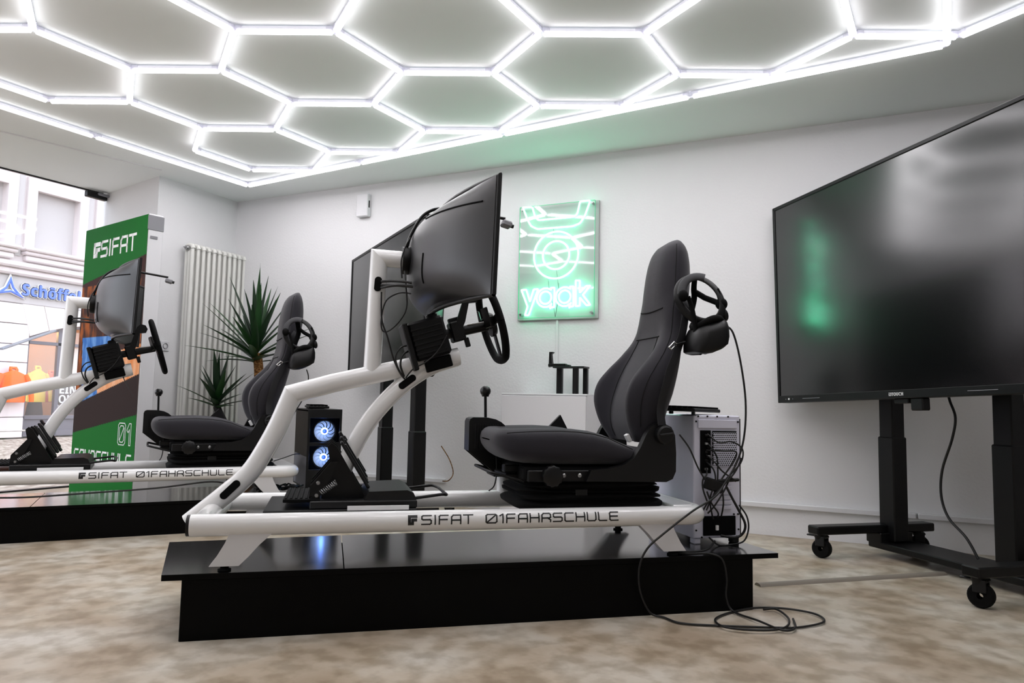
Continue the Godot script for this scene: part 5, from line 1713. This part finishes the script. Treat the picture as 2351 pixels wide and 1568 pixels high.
func street() -> void:
	var X := -13.3
	struct(MB.new().box(Vector3(-16.3, -0.12, -4.0), Vector3(20.0, 0.2, 40.0), Basis(), 0), "street", "cobble")
	# cobbles seen past the far platform
	var mm := MultiMesh.new()
	mm.transform_format = MultiMesh.TRANSFORM_3D
	var pm := MB.new().box(Vector3.ZERO, Vector3(0.095, 0.05, 0.095), Basis(), 0.012).mesh()
	mm.mesh = pm
	var xs := []
	for i in 56:
		for j in 52:
			xs.append(Transform3D(Basis(Vector3.UP, rng.randf_range(-0.06, 0.06)).scaled(Vector3(rng.randf_range(0.9, 1.03), 1, rng.randf_range(0.9, 1.03))), Vector3(-7.02 - 0.105 * i, -0.03 + rng.randf_range(-0.004, 0.004), -9.4 + 0.105 * j + (0.05 if i % 2 else 0.0))))
	mm.instance_count = xs.size()
	for i in xs.size():
		mm.set_instance_transform(i, xs[i])
	var mi := MultiMeshInstance3D.new()
	mi.name = "cobblestones"
	mi.multimesh = mm
	mi.material_override = M["cobble"]
	mi.set_meta("kind", "stuff")
	mi.set_meta("label", "pale cobblestones of the street outside the glass front")
	mi.set_meta("category", "paving")
	add_child(mi)
	# the building across the street; shape x runs to the right along its front (-z), shape y up, shape z out to us
	var bx := Transform3D(Basis(Vector3(0, 0, -1), Vector3.UP, Vector3(1, 0, 0)), Vector3(X, 0, 0))
	var t := thing("building", "pale stucco shop building across the street, seen through the glass front", "building", Vector3(8.5, 0, 0), bx)
	var win := []
	for k in 5:
		win.append(7.948 - 1.302 * 2 + 1.302 * k)
	# main wall above the ground floor, pierced by niches
	var strips := MB.new()
	var xa := 1.0
	for k in 5:
		strips.box(Vector3((xa + win[k]) / 2, 3.9, -0.2), Vector3(win[k] - xa, 1.2, 0.4), Basis(), 0)
		xa = win[k] + 0.80
	strips.box(Vector3((xa + 20.0) / 2, 3.9, -0.2), Vector3(20.0 - xa, 1.2, 0.4), Basis(), 0)
	strips.box(Vector3(10.5, 6.5, -0.2), Vector3(19.0, 4.05, 0.4), Basis(), 0)
	strips.box(Vector3(10.5, 2.85, -0.2), Vector3(19.0, 0.95, 0.4), Basis(), 0)
	part(strips, "upper_wall", "plaster", t)
	for k in 5:
		var c: float = win[k] + 0.4
		var wn := part(MB.new().box(Vector3(c, 3.9, -0.13), Vector3(0.82, 1.1, 0.04), Basis(), 0), "window_niche", "plaster_grey", t)
		part(MB.new().box(Vector3(c - 0.485, 3.98, 0.03), Vector3(0.17, 1.34, 0.06)).box(Vector3(c + 0.485, 3.98, 0.03), Vector3(0.17, 1.34, 0.06)).box(Vector3(c, 4.55, 0.03), Vector3(0.80, 0.24, 0.06)), "window_surround", "plaster", wn)
		part(MB.new().box(Vector3(c, 3.325, 0.10), Vector3(1.24, 0.06, 0.24), Basis(), 0.02).box(Vector3(c, 3.26, 0.07), Vector3(1.18, 0.07, 0.18), Basis(), 0.02).box(Vector3(c, 3.17, 0.05), Vector3(1.10, 0.10, 0.12), Basis(), 0.02), "window_sill", "plaster", wn)
		part(MB.new().box(Vector3(c + 0.64, 4.2, 0.012), Vector3(0.10, 2.0, 0.03)), "pilaster", "plaster_grey", t)
	part(MB.new().box(Vector3(10.5, 3.02, 0.09), Vector3(19.0, 0.10, 0.22), Basis(), 0.03).box(Vector3(10.5, 2.91, 0.05), Vector3(19.0, 0.12, 0.14), Basis(), 0.03), "cornice", "plaster", t)
	part(MB.new().box(Vector3(10.5, 2.60, -0.01), Vector3(19.0, 0.47, 0.06), Basis(), 0.01), "sign_band", "plaster_grey", t)
	# ground floor: joint-coloured core with rusticated stones proud of it, round an arched shop window
	var core := MB.new()
	core.box(Vector3(4.5, 1.2, -0.25), Vector3(7.0, 2.4, 0.44), Basis(), 0)
	core.box(Vector3(15.3, 1.2, -0.25), Vector3(9.4, 2.4, 0.44), Basis(), 0)
	part(core, "wall_core", "joint", t)
	var yy := 0.0
	for i in 7:
		var h: float = [0.36, 0.32, 0.32, 0.32, 0.32, 0.36, 0.36][i]
		for k in 4:
			var x1: float = 8.0 - (0.0 if i % 2 else 0.32) - 0.95 * k
			var x2: float = 8.0 if k == 0 else 8.0 - (0.0 if i % 2 else 0.32) - 0.95 * (k - 1)
			if k == 0:
				x1 = 8.0 - (0.62 if i % 2 else 0.95)
			else:
				x1 = 8.0 - (0.62 if i % 2 else 0.95) - 0.95 * k
				x2 = x1 + 0.95
			part(MB.new().box(Vector3((x1 + x2) / 2, yy + h / 2, 0.0), Vector3(x2 - x1 - 0.012, h - 0.012, 0.06), Basis(), 0.006), "stone", "plaster", t)
		for k in 3:
			part(MB.new().box(Vector3(11.2 + 0.95 * k, yy + h / 2, 0.0), Vector3(0.938, h - 0.012, 0.06), Basis(), 0.006), "stone", "plaster", t)
		yy += h
	# voussoirs over the arch
	var arch := []
	for k in 9:
		var s := -1.0 + 2.0 * k / 8.0
		arch.append(Vector2(9.36 + 1.36 * s, 2.10 - 0.30 * s * s))
	for k in 8:
		var a: Vector2 = arch[k]
		var b: Vector2 = arch[k + 1]
		var ta := Vector2(9.36 + (a.x - 9.36) * 1.12, 2.36)
		var tb := Vector2(9.36 + (b.x - 9.36) * 1.12, 2.36)
		var g := Vector2(0.005, 0)
		part(MB.new().extr(PackedVector2Array([a + g, b - g, tb - g, ta + g]), Transform3D(Basis(), Vector3(0, 0, 0.0)), 0.07), "stone", "plaster", t)
	# shop window joinery
	var fz := -0.10
	var fr := MB.new()
	for x: float in [8.03, 8.62, 9.36, 10.10, 10.69]:
		var top := 2.10 - 0.30 * pow((x - 9.36) / 1.36, 2.0)
		fr.box(Vector3(x, top / 2, fz), Vector3(0.075, top, 0.07), Basis(), 0.004)
	fr.box(Vector3(9.36, 1.70, fz), Vector3(2.72, 0.06, 0.07), Basis(), 0.004)
	fr.box(Vector3(9.36, 0.35, fz), Vector3(2.72, 0.07, 0.07), Basis(), 0.004)
	fr.box(Vector3(9.36, 0.06, fz), Vector3(2.72, 0.10, 0.07), Basis(), 0.004)
	fr.box(Vector3(9.36, 0.20, fz - 0.02), Vector3(2.72, 0.24, 0.03), Basis(), 0.004)
	for k in 8:
		fr.tube([Vector3(arch[k].x, arch[k].y - 0.03, fz), Vector3(arch[k + 1].x, arch[k + 1].y - 0.03, fz)], 0.035, 6)
	var fm := part(fr, "shop_window", "shop_frame", t)
	for q: Array in [[8.325, 0.53], [8.99, 0.68], [9.73, 0.68], [10.395, 0.53]]:
		part(MB.new().box(Vector3(q[0], 1.02, fz), Vector3(q[1], 1.30, 0.008), Basis(), 0), "pane", "glass", fm)
		part(MB.new().box(Vector3(q[0], 1.84, fz), Vector3(q[1], 0.22, 0.008), Basis(), 0), "pane", "glass", fm)
	# the shop behind the window
	part(MB.new().box(Vector3(9.36, 1.2, -1.65), Vector3(3.0, 2.5, 0.1), Basis(), 0).box(Vector3(7.85, 1.2, -0.95), Vector3(0.1, 2.5, 1.4), Basis(), 0).box(Vector3(10.87, 1.2, -0.95), Vector3(0.1, 2.5, 1.4), Basis(), 0).box(Vector3(9.36, 0.30, -0.95), Vector3(3.0, 0.06, 1.4), Basis(), 0).box(Vector3(9.36, 2.3, -0.95), Vector3(3.0, 0.06, 1.4), Basis(), 0), "shop_interior", "shop_wall", t)
	part(MB.new().box(Vector3(10.5, 10.0, -0.6), Vector3(19.0, 3.0, 0.8), Basis(), 0), "attic", "plaster", t)
	# lettering and mark of the shop sign
	var sg := thing("shop_sign", "blue shop lettering with white edges and a peaked mark across the street", "sign", Vector3(8.3, 2.4, 0.05), bx)
	var edge := 0.016
	for k in 8:
		text_mesh("Schōffel", 0.20, 0.03, "print_white", sg, Transform3D(Basis(), Vector3(7.775 + cos(TAU * k / 8) * edge, 2.605 + sin(TAU * k / 8) * edge, 0.06)), "letter_edge")
	text_mesh("Schōffel", 0.20, 0.03, "shop_blue", sg, Transform3D(Basis(), Vector3(7.775, 2.605, 0.08)), "lettering")
	for k in 2:
		var e: float = 0.018 if k == 0 else 0.0
		var mk := MB.new()
		var wd := 0.035 + e
		mk.tube([Vector3(7.40 - e, 2.50, 0.055 + 0.02 * k), Vector3(7.52, 2.60, 0.055 + 0.02 * k), Vector3(7.58, 2.76 + e, 0.055 + 0.02 * k), Vector3(7.63, 2.62, 0.055 + 0.02 * k), Vector3(7.76 + e, 2.49, 0.055 + 0.02 * k), Vector3(7.60, 2.55, 0.055 + 0.02 * k), Vector3(7.40 - e, 2.50, 0.055 + 0.02 * k)], wd * 0.6, 8)
		part(mk, "peak_mark", "print_white" if k == 0 else "shop_blue", sg)
	# goods in and before the window
	var jb := bx.basis
	var jg := "jackets of the shop across the street"
	jacket("jacket", "bright yellow jacket standing in the shop window across the street", "jacket_yellow", bx * Vector3(8.47, 0.62, -0.42), 0.62, 0.40, jb, jg)
	jacket("jacket", "olive jacket at the left of the shop window across the street", "jacket_olive", bx * Vector3(8.24, 0.72, -0.72), 0.66, 0.38, jb, jg)
	jacket("jacket", "orange jacket behind the lettered poster in the shop window", "jacket_orange", bx * Vector3(8.78, 0.62, -0.50), 0.55, 0.42, jb, jg)
	jacket("jacket", "orange puffer jacket hanging outside on the pale shop wall", "jacket_orange", bx * Vector3(7.70, 0.62, 0.16), 0.56, 0.52, jb, jg)
	var fgr := thing("mannequin_stand", "brown draped stand below the yellow jacket in the shop window", "stand", Vector3(8.5, 0.33, -0.6), bx)
	part(MB.new().lathe([[0, 0.33], [0.15, 0.33], [0.13, 0.5], [0.10, 0.68], [0, 0.70]], Transform3D(Basis(), Vector3(8.50, 0, -0.5)), 16), "drape", "jacket_brown", fgr)
	var wb := thing("display_box", "wooden box on the floor of the shop window", "box", Vector3(8.3, 0.33, -0.7), bx)
	part(MB.new().box(Vector3(8.27, 0.50, -0.75), Vector3(0.24, 0.34, 0.24), Basis(), 0.005), "body", "wood_box", wb)
	part(MB.new().box(Vector3(8.27, 0.68, -0.75), Vector3(0.26, 0.02, 0.26), Basis(), 0.003), "lid", "wood_box", wb)
	var po := thing("window_poster", "pale poster with white lettering inside the shop window", "poster", Vector3(8.95, 0.4, -0.17), bx)
	part(MB.new().box(Vector3(8.98, 1.34, -0.18), Vector3(0.56, 0.62, 0.006), Basis(), 0), "upper_sheet", "poster_pale", po)
	part(MB.new().box(Vector3(8.98, 0.70, -0.18), Vector3(0.60, 0.62, 0.006), Basis(), 0), "lower_sheet", "jacket_brown", po)
	text_mesh("EIN", 0.15, 0.004, "print_white", po, Transform3D(Basis(), Vector3(8.72, 0.86, -0.17)), "lettering")
	text_mesh("OUT", 0.15, 0.004, "print_white", po, Transform3D(Basis(), Vector3(8.72, 0.68, -0.17)), "lettering")
	text_mesh("Das einzige", 0.042, 0.003, "print_white", po, Transform3D(Basis(), Vector3(8.70, 0.555, -0.17)), "lettering")
	text_mesh("Outfit, das", 0.042, 0.003, "print_white", po, Transform3D(Basis(), Vector3(8.70, 0.490, -0.17)), "lettering")
	for q: Array in [[8.42, 2.0], [8.95, 2.02], [9.6, 2.05]]:
		var lt := thing("spot_lamp", ["small warm lamp above the yellow jacket in the shop window", "small warm lamp above the poster in the shop window", "small warm lamp at the right of the shop window"][int((q[0] - 8.3) / 0.5) if q[0] < 9.5 else 2], "lamp", Vector3(q[0], q[1], -0.6), bx)
		part(MB.new().lathe([[0, 0.06], [0.035, 0.06], [0.045, 0.0], [0, 0.0]], Transform3D(Basis(), Vector3(q[0], q[1] - 0.02, -0.6)), 12), "housing", "black_plastic", lt)
		part(MB.new().lathe([[0, -0.012], [0.03, -0.010], [0.042, 0.0], [0, 0.0]], Transform3D(Basis(), Vector3(q[0], q[1] - 0.022, -0.6)), 12), "bulb_glow", "warm_lamp", lt)
		var sl := OmniLight3D.new()
		sl.name = numbered("shop_lamp_light")
		sl.light_color = Color(1.0, 0.82, 0.55)
		sl.light_energy = 0.6
		sl.light_size = 0.02
		sl.shadow_enabled = true
		sl.omni_range = 12.0
		sl.omni_attenuation = 2.0
		add_child(sl)
		sl.position = bx * Vector3(q[0], q[1] - 0.08, -0.6)
	# chrome rail outside
	var ra := thing("clothes_rail", "low chrome rail with castors outside the shop wall", "rail", Vector3(7.5, 0, 0.5), bx)
	part(MB.new().tube(fillet(vl([[7.0, 0.17, 0.9], [7.86, 0.17, 0.9], [7.86, 0.04, 0.9]]), 0.05, 5), 0.013, 10), "bar", "chrome", ra)
	part(MB.new().lathe([[0, -0.012], [0.025, -0.012], [0.025, 0.012], [0, 0.012]], Transform3D(Basis(Vector3.RIGHT, PI / 2), Vector3(7.86, 0.03, 0.9)), 14), "castor", "rubber", ra)
	var al := thing("street_bar", "slim grey slanted bar over the street beside the shop", "wall lamp", Vector3(7.6, 1.7, 1.6), bx)  # plain slanted bar, hung free over the street
	part(MB.new().box(Vector3(6.80, 1.60, 2.0), Vector3(0.85, 0.03, 0.10), Basis(Vector3(0, 0, 1), 0.42), 0.008), "arm", "grey_plastic", al)
